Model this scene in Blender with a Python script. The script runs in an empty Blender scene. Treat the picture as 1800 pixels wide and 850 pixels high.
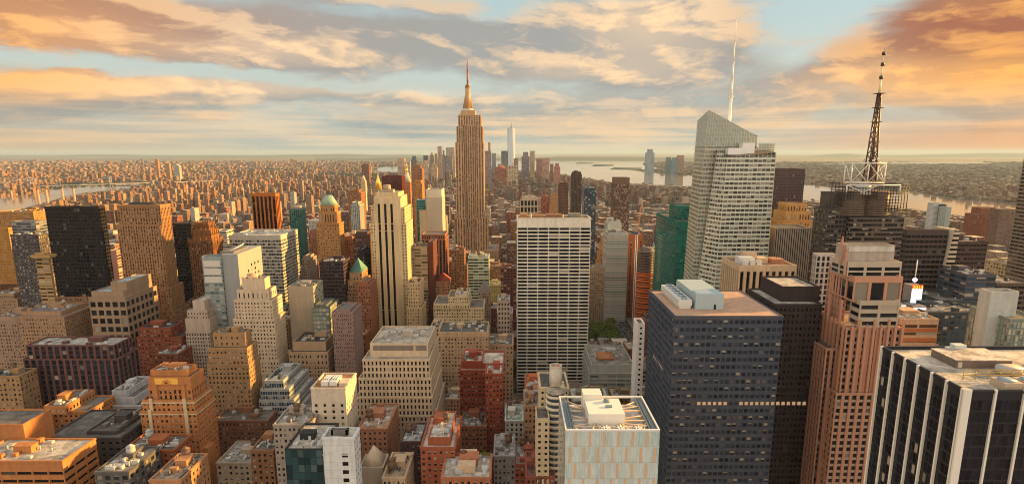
import bpy, math, random
import numpy as np
random.seed(7); rng = np.random.default_rng(7)
R = math.radians
SC = bpy.context.scene; COL = SC.collection
# ------------------------------------------------------------------ camera
F = 1100.0; PV = 495.0; PU = 900.0; PITCH = R(11.71); CH = 260.0
CP, SP = math.cos(PITCH), math.sin(PITCH)
cam = bpy.data.cameras.new('camera'); co = bpy.data.objects.new('camera', cam); COL.objects.link(co)
co.location = (0, 0, CH); co.rotation_euler = (math.pi/2 - PITCH, 0, 0)
cam.sensor_width = 36; cam.lens = F/1800*36; cam.shift_y = (PV-425)/1800
cam.clip_start = 1; cam.clip_end = 200000
SC.camera = co
# ------------------------------------------------------------------ light
SUN_AZ = R(72)      # angle right of straight ahead
SUN_EL = R(12)
sd = (math.sin(SUN_AZ)*math.cos(SUN_EL), math.cos(SUN_AZ)*math.cos(SUN_EL), math.sin(SUN_EL))
sl = bpy.data.lights.new('sun', 'SUN'); sl.energy = 5.0; sl.angle = R(0.6); sl.color = (1.0, 0.55, 0.14)
so = bpy.data.objects.new('sun', sl); COL.objects.link(so)
from mathutils import Vector
so.rotation_euler = Vector((-sd[0], -sd[1], -sd[2])).to_track_quat('-Z', 'Y').to_euler()
so.location = (0, 0, 900)
SC.view_settings.view_transform = 'Standard'; SC.view_settings.look = 'None'
SC.view_settings.gamma = 1; SC.view_settings.use_curve_mapping = False
SC.view_settings.exposure = 1.34
SC.cycles.filter_width = 1.0; SC.cycles.use_denoising = True; SC.cycles.max_bounces = 5; SC.cycles.diffuse_bounces = 2; SC.cycles.sample_clamp_indirect = 4; SC.cycles.volume_bounces = 0

# node expression helper
class X:
    nt = None
    def __init__(s, k): s.k = k
    @staticmethod
    def op(o, *a):
        n = X.nt.nodes.new('ShaderNodeMath'); n.operation = o
        for i, v in enumerate(a):
            if isinstance(v, X): X.nt.links.new(v.k, n.inputs[i])
            else: n.inputs[i].default_value = v
        return X(n.outputs[0])
    def __add__(s, o): return X.op('ADD', s, o)
    __radd__ = __add__
    def __sub__(s, o): return X.op('SUBTRACT', s, o)
    def __rsub__(s, o): return X.op('SUBTRACT', o, s)
    def __mul__(s, o): return X.op('MULTIPLY', s, o)
    __rmul__ = __mul__
    def __truediv__(s, o): return X.op('DIVIDE', s, o)
def clampx(a): 
    r = X.op('ADD', a, 0.0); r.k.node.use_clamp = True; return r
def sstep(a, lo, hi):
    n = X.nt.nodes.new('ShaderNodeMapRange'); n.interpolation_type = 'SMOOTHSTEP'
    X.nt.links.new(a.k, n.inputs[0]); n.inputs[1].default_value = lo; n.inputs[2].default_value = hi
    return X(n.outputs[0])
def xmix(f, a, b):
    n = X.nt.nodes.new('ShaderNodeMix'); n.data_type = 'RGBA'
    if isinstance(f, X): X.nt.links.new(f.k, n.inputs[0])
    else: n.inputs[0].default_value = f
    for v, i in ((a, 6), (b, 7)):
        if isinstance(v, X): X.nt.links.new(v.k, n.inputs[i])
        else: n.inputs[i].default_value = (*v, 1)
    return X(n.outputs[2])
def xcomb(a, b, c):
    n = X.nt.nodes.new('ShaderNodeCombineXYZ')
    for i, v in enumerate((a, b, c)):
        if isinstance(v, X): X.nt.links.new(v.k, n.inputs[i])
        else: n.inputs[i].default_value = v
    return X(n.outputs[0])
def xnoise(vec, scale, detail=5, rough=0.55, dist=0.0):
    n = X.nt.nodes.new('ShaderNodeTexNoise'); n.noise_dimensions = '3D'
    if vec is not None: X.nt.links.new(vec.k, n.inputs['Vector'])
    n.inputs['Scale'].default_value = scale; n.inputs['Detail'].default_value = detail
    n.inputs['Roughness'].default_value = rough; n.inputs['Distortion'].default_value = dist
    return X(n.outputs[0])

def px_dir(u, v):
    a = math.atan((PV-v)/F) ; x = (u-PU)/F
    # camera-space direction (x, up, fwd)
    up = (PV-v)/F; fy = CP + up*SP; fz = -SP + up*CP
    L = math.sqrt(x*x+fy*fy+fz*fz)
    return math.atan2(x, fy), math.asin(fz/L)

world = bpy.data.worlds.new('World'); SC.world = world; world.use_nodes = True
def build_world():
    nt = world.node_tree; nt.nodes.clear(); X.nt = nt
    tc = nt.nodes.new('ShaderNodeTexCoord'); sp = nt.nodes.new('ShaderNodeSeparateXYZ')
    nt.links.new(tc.outputs['Generated'], sp.inputs[0])
    x, y, z = (X(sp.outputs[i]) for i in range(3))
    az = X.op('ARCTAN2', x, y); el = X.op('ARCSINE', z)
        # slow warp
    w = xnoise(xcomb(az*4.0, el*12.0, 0.0), 1.0, 4, .6); w2 = xnoise(xcomb(az*4.0, el*12.0, 7.7), 1.0, 4, .6)
    def field(da, de):
        a_ = az+da+(w-0.5)*.16; e_ = el+de+(w2-0.5)*.035
        n1 = xnoise(xcomb(a_*2.6, e_*8.5, 1.0), 1.0, 8, .58, .25)
        n2 = xnoise(xcomb(a_*14.0, e_*38.0, 3.3), 1.0, 5, .62, .3)
        return n1*0.80 + n2*0.20
    f1 = field(0.0, 0.0); f2 = field(0.028, 0.010)
    azw = az + (w-0.5)*0.16; elw = el + (w2-0.5)*0.05 + (f1-0.5)*0.07
    def blob(u, v, su, sv, amp, a2=azw, e2=elw):
        a0, e0 = px_dir(u, v); da = (a2-a0)/(su/F); de = (e2-e0)/(sv/F)
        r2 = da*da+de*de
        return X.op('EXPONENT', r2*-1.0)*amp
    cov = None
    for b in [(450,85,200,46,.30),(560,45,120,30,.10),(960,80,330,36,.26),(1150,35,180,44,.20),(1180,120,200,26,.14),
              (1740,55,200,52,.42),(1560,130,200,26,.20),(200,150,110,17,.34),(420,175,280,14,.24),(62,134,45,9,.45),(30,10,300,38,.22),
              (120,118,30,5,.25),(700,205,800,22,.14),(1300,165,500,22,.14),(1500,195,400,22,.18),(90,195,250,22,.15),(900,235,1200,14,.12),
              (330,128,140,14,-.26),(1400,75,110,50,-.27),(650,18,110,12,-.16),(870,25,60,18,-.18),(90,88,120,14,-.14),(640,160,120,10,-.12)]:
        g = blob(*b); cov = g if cov is None else cov+g
    base = clampx((0.13-el)*3.0)*.35
    d1 = f1 + cov; d2 = f2 + cov
    a = sstep(d1, 0.45, 0.68)
    lit = clampx((d1-d2)*14.0+0.30)
    glow = blob(1760,150,240,40,.9)+blob(1130,40,120,60,.55)+blob(1020,120,160,20,.3)+blob(490,85,120,22,.5)+blob(200,148,150,13,.9)+blob(60,134,50,14,1.0)+blob(100,60,200,40,.35)+blob(700,170,300,10,.4)+blob(1750,20,120,20,.2)+blob(330,172,200,9,.5)
    edge = sstep(X.op('ABSOLUTE', az+0.05), 0.30, 0.72)
    hz = sstep(el, 0.0, 0.22)
    shade = xmix(edge, (.35,.34,.32), (.44,.22,.10))
    shade = xmix(clampx(blob(1740,50,200,50,.85)), shade, (.36,.09,.035))
    shade = xmix(clampx(blob(30,10,300,60,.8)), shade, (.55,.22,.09))
    light = xmix(edge, (1.08,.72,.40), (1.10,.48,.09))
    lf = clampx(lit*0.65 + glow - 0.12)
    cc = xmix(lf, shade, light)
    # thin bands close to the horizon
    band = xnoise(xcomb(az*2.4+w*.4, el*62.0, 9.0), 1.0, 6, .6)
    lowc = xmix(sstep(band, .40, .60), (.29,.37,.36), (.86,.60,.35))
    cc = xmix((1.0 - sstep(el, .03, .10))*0.75, cc, lowc)
    a = X.op('MAXIMUM', a, (1.0 - sstep(el, .02, .13))*0.72)
    sky = nt.nodes.new('ShaderNodeTexSky'); sky.sky_type = 'NISHITA'; sky.sun_disc = False
    sky.sun_elevation = SUN_EL; sky.sun_rotation = SUN_AZ; sky.altitude = 260; sky.dust_density = 2.5; sky.ozone_density = 1.0
    sk = nt.nodes.new('ShaderNodeVectorMath'); sk.operation = 'SCALE'; sk.inputs['Scale'].default_value = 0.09
    nt.links.new(sky.outputs[0], sk.inputs[0]); clear = X(sk.outputs[0])
    clear = xmix(0.75, clear, (.52,.67,.67))
    clear = xmix((1.0-hz)*0.5, clear, (.80,.70,.50))
    clear = xmix(sstep(az, -.25, -.75)*0.0, clear, (.7,.6,.3))
    low = xmix(a*0.93, clear, cc)
    low = xmix((sstep(az, .25, .75))*(1.0-sstep(el, .0, .06))*0.8, low, (.95,.36,.10))
    low = xmix((sstep(az*-1.0, .30, .75))*(1.0-sstep(el, .0, .05))*0.5, low, (.78,.40,.14))
    # unseen cloud deck overhead, invented to light the building fronts
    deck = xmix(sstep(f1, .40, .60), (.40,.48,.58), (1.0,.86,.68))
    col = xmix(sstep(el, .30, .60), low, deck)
    # behind the camera: unseen sky, brightened on purpose to light the front walls
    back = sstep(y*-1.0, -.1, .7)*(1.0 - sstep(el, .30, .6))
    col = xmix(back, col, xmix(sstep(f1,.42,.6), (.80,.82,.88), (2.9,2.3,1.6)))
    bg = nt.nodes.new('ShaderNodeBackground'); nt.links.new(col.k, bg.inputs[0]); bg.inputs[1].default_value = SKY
    out = nt.nodes.new('ShaderNodeOutputWorld'); nt.links.new(bg.outputs[0], out.inputs[0])
SKY = 0.44
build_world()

# ------------------------------------------------------------------ materials
_M = {}
def new_mat(name):
    m = bpy.data.materials.new(name); m.use_nodes = True; nt = m.node_tree; X.nt = nt
    return m, nt, nt.nodes['Principled BSDF']
def setc(b, x): X.nt.links.new(x.k, b.inputs['Base Color'])
def wall_mat(c, rough=.85, var=.25, spec=.3, kind='wall'):
    l = .3*c[0]+.6*c[1]+.1*c[2]; c = tuple(min(.95, max(.004, l+(v-l)*1.16)) for v in c)
    key = (tuple(c), rough, var, kind)
    if key in _M: return _M[key]
    m, nt, b = new_mat(kind); b.inputs['Roughness'].default_value = rough
    b.inputs['Specular IOR Level'].default_value = spec
    geo = nt.nodes.new('ShaderNodeNewGeometry'); pos = X(geo.outputs['Position'])
    sp = nt.nodes.new('ShaderNodeSeparateXYZ'); nt.links.new(pos.k, sp.inputs[0])
    st = xnoise(xcomb(X(sp.outputs[0])*.35, X(sp.outputs[1])*.35, X(sp.outputs[2])*.03), 1.0, 4, .6)
    fine = xnoise(pos, .45, 4, .7)
    blot = xnoise(pos, .05, 5, .65)
    f = clampx(st*1.1+fine*.8+blot*.5-.72)
    dk = tuple(v*(1-var*1.5) for v in c); lt = tuple(min(1, v*(1+var*.8)) for v in c)
    setc(b, xmix(f, dk, lt)); _M[key] = m; return m
def roof_mat(c=(.16,.14,.12)):
    key = ('roof', tuple(c))
    if key in _M: return _M[key]
    c = tuple(v*.82 for v in c)
    m, nt, b = new_mat('roofing'); b.inputs['Roughness'].default_value = .9
    geo = nt.nodes.new('ShaderNodeNewGeometry'); pos = X(geo.outputs['Position'])
    f = xnoise(pos, .12, 5, .7, .6); g = xnoise(pos, .9, 3, .6)
    setc(b, xmix(sstep(f*.75+g*.25, .38, .62), tuple(v*.5 for v in c), tuple(min(1, v*1.35) for v in c))); _M[key] = m; return m
def glass_mat(c=(.02,.024,.03), blind=.18, rough=.08, lit=0, spec=.32, bc=(.42,.36,.28), metal=0.0, vary=1.0):
    key = ('gl', tuple(c), blind, rough, lit, metal, vary)
    if key in _M: return _M[key]
    m, nt, b = new_mat('window_glass'); b.inputs['Roughness'].default_value = rough
    b.inputs['Specular IOR Level'].default_value = spec; b.inputs['Metallic'].default_value = metal
    at = nt.nodes.new('ShaderNodeAttribute'); at.attribute_name = 'wid'
    oi = nt.nodes.new('ShaderNodeObjectInfo')
    w = X(at.outputs['Fac']); r = X(oi.outputs['Random'])
    k = w + r*X.op('LESS_THAN', w, .0005)
    k2 = X.op('FRACT', k*37.17); k3 = X.op('FRACT', k*91.7)
    col = xmix(k2, tuple(v*(1-.5*vary) for v in c), tuple(v*(1+.7*vary) for v in c))
    isb = X.op('LESS_THAN', k, blind)
    col = xmix(isb*(.25+.75*k3), col, bc); setc(b, col)
    if lit > 0:
        b.inputs['Emission Color'].default_value = (1, .62, .28, 1)
        e = X.op('GREATER_THAN', k, 1-lit)*(.25+k3*.6); nt.links.new(e.k, b.inputs['Emission Strength'])
    nt.links.new((isb*.35+rough).k, b.inputs['Roughness'])
    m['blind'] = blind; _M[key] = m; return m
def flat_mat(name, c, rough=.6, metal=0., emit=0., var=.12):
    key = (name, tuple(c), rough, metal, emit)
    if key in _M: return _M[key]
    m, nt, b = new_mat(name); b.inputs['Roughness'].default_value = rough; b.inputs['Metallic'].default_value = metal
    geo = nt.nodes.new('ShaderNodeNewGeometry'); f = xnoise(X(geo.outputs['Position']), .8, 4, .65)
    setc(b, xmix(f, tuple(v*(1-var*1.6) for v in c), tuple(min(1, v*(1+var*1.3)) for v in c)))
    if emit: b.inputs['Emission Color'].default_value = (*c, 1); b.inputs['Emission Strength'].default_value = emit
    _M[key] = m; return m

# ------------------------------------------------------------------ mesh builder
ORIG = {}
class MB:
    def __init__(s): s.v = []; s.n = 0; s.loops = []; s.tot = []; s.mi = []; s.w = []; s.c = []
    def quads(s, P, mat=0, wid=None):
        P = np.asarray(P, dtype=np.float64).reshape(-1, 4, 3); m = len(P)
        if m == 0: return
        s.v.append(P.reshape(-1, 3)); s.loops.append(np.arange(s.n, s.n+4*m)); s.n += 4*m
        s.tot.append(np.full(m, 4)); s.mi.append(np.full(m, mat) if np.isscalar(mat) else np.asarray(mat))
        s.w.append(np.zeros(m) if wid is None else np.asarray(wid))
    def mesh(s, verts, faces, mat=0):
        verts = np.asarray(verts, dtype=np.float64); s.v.append(verts)
        for f in faces:
            s.loops.append(np.array(f)+s.n); s.tot.append(np.array([len(f)])); s.mi.append(np.array([mat])); s.w.append(np.zeros(1))
        s.n += len(verts)
    def box(s, x0, x1, y0, y1, z0, z1, mat=0, bottom=True):
        s.boxes(np.array([[x0, x1, y0, y1, z0, z1]]), mat, bottom)
    def boxes(s, B, mat=0, bottom=False, wid=None):
        B = np.asarray(B, dtype=np.float64)
        x0, x1, y0, y1, z0, z1 = B.T
        def q(*p): return np.stack([np.stack(a, -1) for a in p], 1)
        Q = [q((x0,y0,z0),(x1,y0,z0),(x1,y0,z1),(x0,y0,z1)), q((x1,y0,z0),(x1,y1,z0),(x1,y1,z1),(x1,y0,z1)),
             q((x1,y1,z0),(x0,y1,z0),(x0,y1,z1),(x1,y1,z1)), q((x0,y1,z0),(x0,y0,z0),(x0,y0,z1),(x0,y1,z1)),
             q((x0,y0,z1),(x1,y0,z1),(x1,y1,z1),(x0,y1,z1))]
        if bottom: Q.append(q((x0,y1,z0),(x1,y1,z0),(x1,y0,z0),(x0,y0,z0)))
        for i, P in enumerate(Q): s.quads(P, mat, wid)
    def prism(s, cx, cy, r0, r1, z0, z1, n=12, mat=0, sx=1, sy=1, rot=0):
        a = np.arange(n)/n*2*math.pi+rot
        v = [(cx+r0*sx*math.cos(t), cy+r0*sy*math.sin(t), z0) for t in a]+[(cx+r1*sx*math.cos(t), cy+r1*sy*math.sin(t), z1) for t in a]
        f = [(i, (i+1) % n, n+(i+1) % n, n+i) for i in range(n)]+[tuple(range(n, 2*n)), tuple(range(n-1, -1, -1))]
        s.mesh(v, f, mat)
    def frustum(s, a, b, z0, z1, mat=0):   # a,b = (x0,x1,y0,y1) bottom / top
        v = [(a[0],a[2],z0),(a[1],a[2],z0),(a[1],a[3],z0),(a[0],a[3],z0),(b[0],b[2],z1),(b[1],b[2],z1),(b[1],b[3],z1),(b[0],b[3],z1)]
        s.mesh(v, [(0,1,5,4),(1,2,6,5),(2,3,7,6),(3,0,4,7),(4,5,6,7),(3,2,1,0)], mat)
    def beam(s, p, q, w, mat=0):
        p = Vector(p); q = Vector(q); d = (q-p).normalized()
        a = d.cross(Vector((0, 0, 1)))
        if a.length < .01: a = Vector((1, 0, 0))
        a.normalize(); b = d.cross(a); h = w/2
        v = [tuple(c+a*i*h+b*j*h) for c in (p, q) for i, j in ((-1,-1),(1,-1),(1,1),(-1,1))]
        s.mesh(v, [(0,1,5,4),(1,2,6,5),(2,3,7,6),(3,0,4,7),(4,5,6,7),(3,2,1,0)], mat)
    def build(s, name, mats, parent=None, attr=True, origin=None, smooth=False):
        if s.n == 0: return None
        v = np.concatenate(s.v); o = np.array(ORIG.get(parent.name, (0,0,0)) if parent else (origin or (0,0,0)), dtype=float)
        v = v-o; me = bpy.data.meshes.new(name); L = np.concatenate(s.loops); T = np.concatenate(s.tot)
        me.vertices.add(len(v)); me.vertices.foreach_set('co', v.astype(np.float32).ravel())
        me.loops.add(len(L)); me.loops.foreach_set('vertex_index', L.astype(np.int32))
        me.polygons.add(len(T)); me.polygons.foreach_set('loop_start', np.concatenate([[0], np.cumsum(T)[:-1]]).astype(np.int32))
        me.polygons.foreach_set('material_index', np.concatenate(s.mi).astype(np.int32))
        w = np.concatenate(s.w)
        if attr and w.any():
            a = me.attributes.new('wid', 'FLOAT', 'FACE'); a.data.foreach_set('value', w.astype(np.float32))
        if s.c:
            a = me.attributes.new('tint', 'FLOAT_COLOR', 'FACE'); a.data.foreach_set('color', np.concatenate(s.c).astype(np.float32).ravel())
        for m in (mats if isinstance(mats, (list, tuple)) else [mats]): me.materials.append(m)
        me.update(calc_edges=True); me.validate()
        ob = bpy.data.objects.new(name, me); COL.objects.link(ob)
        if parent: ob.parent = parent; ORIG[ob.name] = ORIG.get(parent.name, (0,0,0))
        else:
            ob.location = tuple(o); ORIG[ob.name] = tuple(o)
        return ob
def tag(o, label, cat, group=None, kind=None):
    if label: o['label'] = label
    if cat: o['category'] = cat
    if group: o['group'] = group
    if kind: o['kind'] = kind
    return o
def root(name, loc, label, cat, group=None):
    o = bpy.data.objects.new(name, None); COL.objects.link(o); o.location = loc; ORIG[o.name] = tuple(loc)
    return tag(o, label, cat, group)

# ------------------------------------------------------------------ picture geometry -> world metres (used once to survey the buildings)
def zat(v, Y): return CH + Y*math.tan(math.atan((PV-v)/F)-PITCH)
def dep(Y, z): return Y*CP-(z-CH)*SP
def xat(u, Y, z): return (u-PU)*dep(Y, z)/F
def gy(v): return CH/math.tan(PITCH-math.atan((PV-v)/F))
def proj(x, y, z):
    d = dep(y, z); return PU+F*x/d, PV-F*(y*SP+(z-CH)*CP)/d
def gnd(u, v, z=0.):
    Y = (CH-z)/math.tan(PITCH-math.atan((PV-v)/F)); return xat(u, Y, z), Y

# ------------------------------------------------------------------ facades
def ST(bay=3.2, fl=3.6, ww=.5, wh=.5, dp=.35, mode='p', top=1.5, blank='', off=0.):
    return dict(bay=bay, fl=fl, ww=ww, wh=wh, dp=dp, mode=mode, top=top, blank=blank, off=off)
def facade(mb, wins, o, t, n, W, z0, z1, st):
    o = np.array([*o, 0.]); t = np.array([*t, 0.]); n = np.array([*n, 0.]); up = np.array([0, 0, 1.])
    def P(s, k, z):
        s, k, z = np.broadcast_arrays(np.asarray(s, float), np.asarray(k, float), np.asarray(z, float))
        return o+s[..., None]*t+k[..., None]*n+z[..., None]*up
    def Q(a, b, c, d): return np.stack([P(*a), P(*b), P(*c), P(*d)], 1)
    H = z1-z0-st['top']
    if H < st['fl'] or W < st['bay']*.8:
        mb.quads(P(np.array([0, W, W, 0.]), 0., np.array([z0, z0, z1, z1]))[None], 0); return
    nb = max(1, round(W/st['bay'])); nf = max(1, round(H/st['fl'])); bw = W/nb; fh = H/nf; dp = st['dp']; mode = st['mode']
    kp, ks, msp = {'p': (0., -.04, 0), 'v': (0., -dp*.6, 1), 'h': (-dp*.6, 0., 0), 'g': (0., -.04, 1)}[mode]
    hp = bw*(1-st['ww'])/2; hs = fh*(1-st['wh'])/2
    zt = z0+H
    i = np.arange(nb+1)*bw; a = np.clip(i-hp, 0, W); b = np.clip(i+hp, 0, W)
    pm = 1 if mode == 'h' else 0
    mb.quads(Q((a, kp, z0), (b, kp, z0), (b, kp, zt), (a, kp, zt)), pm)
    mb.quads(Q((a, kp, z0), (a, -dp, z0), (a, -dp, zt), (a, kp, zt))[1:], pm)
    mb.quads(Q((b, kp, z0), (b, -dp, z0), (b, -dp, zt), (b, kp, zt))[:-1], pm)
    j = z0+np.arange(nf+1)*fh; c = np.clip(j-hs, z0, zt); d = np.clip(j+hs, z0, zt)
    mb.quads(Q((0., ks, c), (W, ks, c), (W, ks, d), (0., ks, d)), msp)
    mb.quads(Q((0., ks, c), (W, ks, c), (W, -dp, c), (0., -dp, c))[1:], msp)
    mb.quads(Q((0., ks, d), (W, ks, d), (W, -dp, d), (0., -dp, d))[:-1], msp)
    if z1 > zt+.01: mb.quads(P(np.array([0, W, W, 0.]), 0., np.array([zt, zt, z1, z1]))[None], 0)
    # window panes, one per opening
    I, J = np.meshgrid(np.arange(nb), np.arange(nf)); I = I.ravel(); J = J.ravel(); e = .03
    s0 = I*bw+hp-e; s1 = (I+1)*bw-hp+e; q0 = z0+J*fh+hs-e; q1 = z0+(J+1)*fh-hs+e
    if mode == 'h' and st['ww'] > .93: s0 = I*bw; s1 = (I+1)*bw
    wins.append(Q((s0, -dp, q0), (s1, -dp, q0), (s1, -dp, q1), (s0, -dp, q1)))
def tier(mb, wins, x0, x1, y0, y1, z0, z1, st, roofmat=2, parapet=1.0, cap=True):
    bl = st['blank']; far = []
    for key, o, t, n, W in (('f', (x0, y0), (1, 0), (0, -1), x1-x0), ('R', (x1, y0), (0, 1), (1, 0), y1-y0), ('L', (x0, y1), (0, -1), (-1, 0), y1-y0)):
        if key in bl:
            a = np.array([*o, 0.]); b = a+np.array([*t, 0.])*W
            mb.quads([[a+[0,0,z0], b+[0,0,z0], b+[0,0,z1], a+[0,0,z1]]], 0)
        else: facade(mb, wins, o, t, n, W, z0, z1, st)
    mb.quads([[(x1,y1,z0),(x0,y1,z0),(x0,y1,z1),(x1,y1,z1)]], 0)
    if z1-z0 > 16 and st['mode'] == 'p' and st['top'] >= 1.2 and (x1-x0) > 7:
        for zz, hh, pr in ((z1-.9, .7, .38), (z1-st['top']-st['fl']*2-.2, .45, .22), (z0+(z1-z0)*.45, .4, .18)):
            mb.boxes([[x0-pr, x1+pr, y0-pr, y0-.01, zz, zz+hh], [x1+.01, x1+pr, y0-.01, y1, zz, zz+hh], [x0-pr, x0-.01, y0-.01, y1, zz, zz+hh]], 0, True)
    if cap:
        w = min(.7, (x1-x0)*.08); h = parapet
        X0, X1, Y0, Y1 = x0+w, x1-w, y0+w, y1-w
        mb.quads([[(x0,y0,z1),(x1,y0,z1),(X1,Y0,z1),(X0,Y0,z1)],[(x1,y0,z1),(x1,y1,z1),(X1,Y1,z1),(X1,Y0,z1)],[(x1,y1,z1),(x0,y1,z1),(X0,Y1,z1),(X1,Y1,z1)],[(x0,y1,z1),(x0,y0,z1),(X0,Y0,z1),(X0,Y1,z1)]], 0)
        if h > 0:
            mb.quads([[(X0,Y0,z1),(X1,Y0,z1),(X1,Y0,z1-h),(X0,Y0,z1-h)],[(X1,Y0,z1),(X1,Y1,z1),(X1,Y1,z1-h),(X1,Y0,z1-h)],[(X1,Y1,z1),(X0,Y1,z1),(X0,Y1,z1-h),(X1,Y1,z1-h)],[(X0,Y1,z1),(X0,Y0,z1),(X0,Y0,z1-h),(X0,Y1,z1-h)]], 0)
        mb.quads([[(X0,Y0,z1-h),(X1,Y0,z1-h),(X1,Y1,z1-h),(X0,Y1,z1-h)]], roofmat)

_unit = {}
def unit(kind, mat):
    key = (kind, mat.name)
    if key in _unit: return _unit[key]
    mb = MB()
    if kind == 'water_tank':
        for a in range(4): t = a*math.pi/2+.78; mb.prism(1.3*math.cos(t), 1.3*math.sin(t), .12, .12, 0, 2.2, 5)
        mb.prism(0, 0, 2.0, 1.9, 2.0, 5.6, 12); mb.prism(0, 0, 2.15, .1, 5.6, 7.0, 12)
    elif kind == 'bulkhead':
        mb.box(-.5, .5, -.5, .5, 0, .9); mb.box(-.54, .54, -.54, .54, .9, 1.0)
    elif kind == 'air_conditioner':
        mb.box(-.5, .5, -.5, .5, .12, .8)
        for x in (-.3, 0, .3): mb.prism(x, 0, .13, .13, .8, .95, 10, sy=1.8)
        for x in (-.4, .4): mb.box(x-.05, x+.05, -.45, .45, 0, .12)
    elif kind.startswith('roof_equipment'):
        rr = random.Random(len(kind)+_unit.__len__())
        for _ in range(6): x, y = rr.uniform(-.45, .45), rr.uniform(-.45, .45); w_, d_ = rr.uniform(.03, .09), rr.uniform(.03, .09); mb.box(x-w_, x+w_, y-d_, y+d_, 0, rr.uniform(.8, 2.4))
        for _ in range(4):
            x, y = rr.uniform(-.45, .3), rr.uniform(-.45, .45); l = rr.uniform(.15, .5)
            if rr.random() < .5: mb.box(x, min(x+l, .47), y-.012, y+.012, .3, .75)
            else: mb.box(y-.012, y+.012, x, min(x+l, .47), .3, .75)
        for _ in range(7): x, y = rr.uniform(-.45, .45), rr.uniform(-.45, .45); mb.prism(x, y, .015, .015, 0, rr.uniform(1, 3), 6)
        for _ in range(4): x, y = rr.uniform(-.4, .4), rr.uniform(-.4, .4); mb.box(x-.06, x+.06, y-.05, y+.05, .02, .08)
    elif kind == 'vent':
        mb.prism(0, 0, .3, .3, 0, 1.2, 8); mb.prism(0, 0, .5, .3, 1.2, 1.6, 8)
    tmp = mb.build(kind, mat); me = tmp.data; bpy.data.objects.remove(tmp); _unit[key] = me; return me
def put(kind, mat, parent, x, y, z, sx=1, sy=1, sz=1, rz=0):
    o = bpy.data.objects.new(kind, unit(kind, mat)); COL.objects.link(o); o.parent = parent
    b = ORIG[parent.name]; o.location = (x-b[0], y-b[1], z-b[2]); o.scale = (sx, sy, sz); o.rotation_euler = (0, 0, rz); return o
def clutter(parent, x0, x1, y0, y1, z, wallm, n=5, tank=.6, rnd=random):
    w, d = x1-x0, y1-y0
    if w < 5 or d < 5: return
    bx = x0+w*rnd.uniform(.3, .7); by = y0+d*rnd.uniform(.45, .7)
    sx = min(w*.4, rnd.uniform(5, 12)); sy = min(d*.4, rnd.uniform(5, 9))
    put('bulkhead', wallm, parent, bx, by, z, sx, sy, rnd.uniform(3, 5))
    if rnd.random() < tank:
        tm = flat_mat('cedar', (.16,.09,.05)) if rnd.random() < .7 else flat_mat('galvanised', (.4,.4,.38), .5)
        put('water_tank', tm, parent, x0+w*rnd.uniform(.2, .8), y0+d*rnd.uniform(.25, .8), z, *(rnd.uniform(.8, 1.15),)*3)
    am = flat_mat('painted_metal', (.5,.48,.44), .5)
    kk = rnd.choice(['roof_equipment', 'roof_equipment_a', 'roof_equipment_bb'])
    if w*d > 800: n += 9
    else: o = put(kk, rnd.choice([am, flat_mat('dark_metal', (.05,.05,.05)), flat_mat('tarred_metal', (.16,.13,.11))]), parent, (x0+x1)/2, (y0+y1)/2, z, w*.9, d*.9, 1); o.name = 'roof_equipment'
    for _ in range(n):
        k = rnd.random(); px, py = x0+w*rnd.uniform(.12, .88), y0+d*rnd.uniform(.12, .88)
        if abs(px-bx) < sx*.6 and abs(py-by) < sy*.6: continue
        if k < .5: put('air_conditioner', am, parent, px, py, z, rnd.uniform(2, 4.5), rnd.uniform(1.6, 3), rnd.uniform(1.4, 2.4))
        elif k < .75: put('vent', am, parent, px, py, z, 1.2, 1.2, 1.2)
        else: put('bulkhead', wallm, parent, px, py, z, rnd.uniform(2, 4), rnd.uniform(2, 4), rnd.uniform(1.5, 3))

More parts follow.
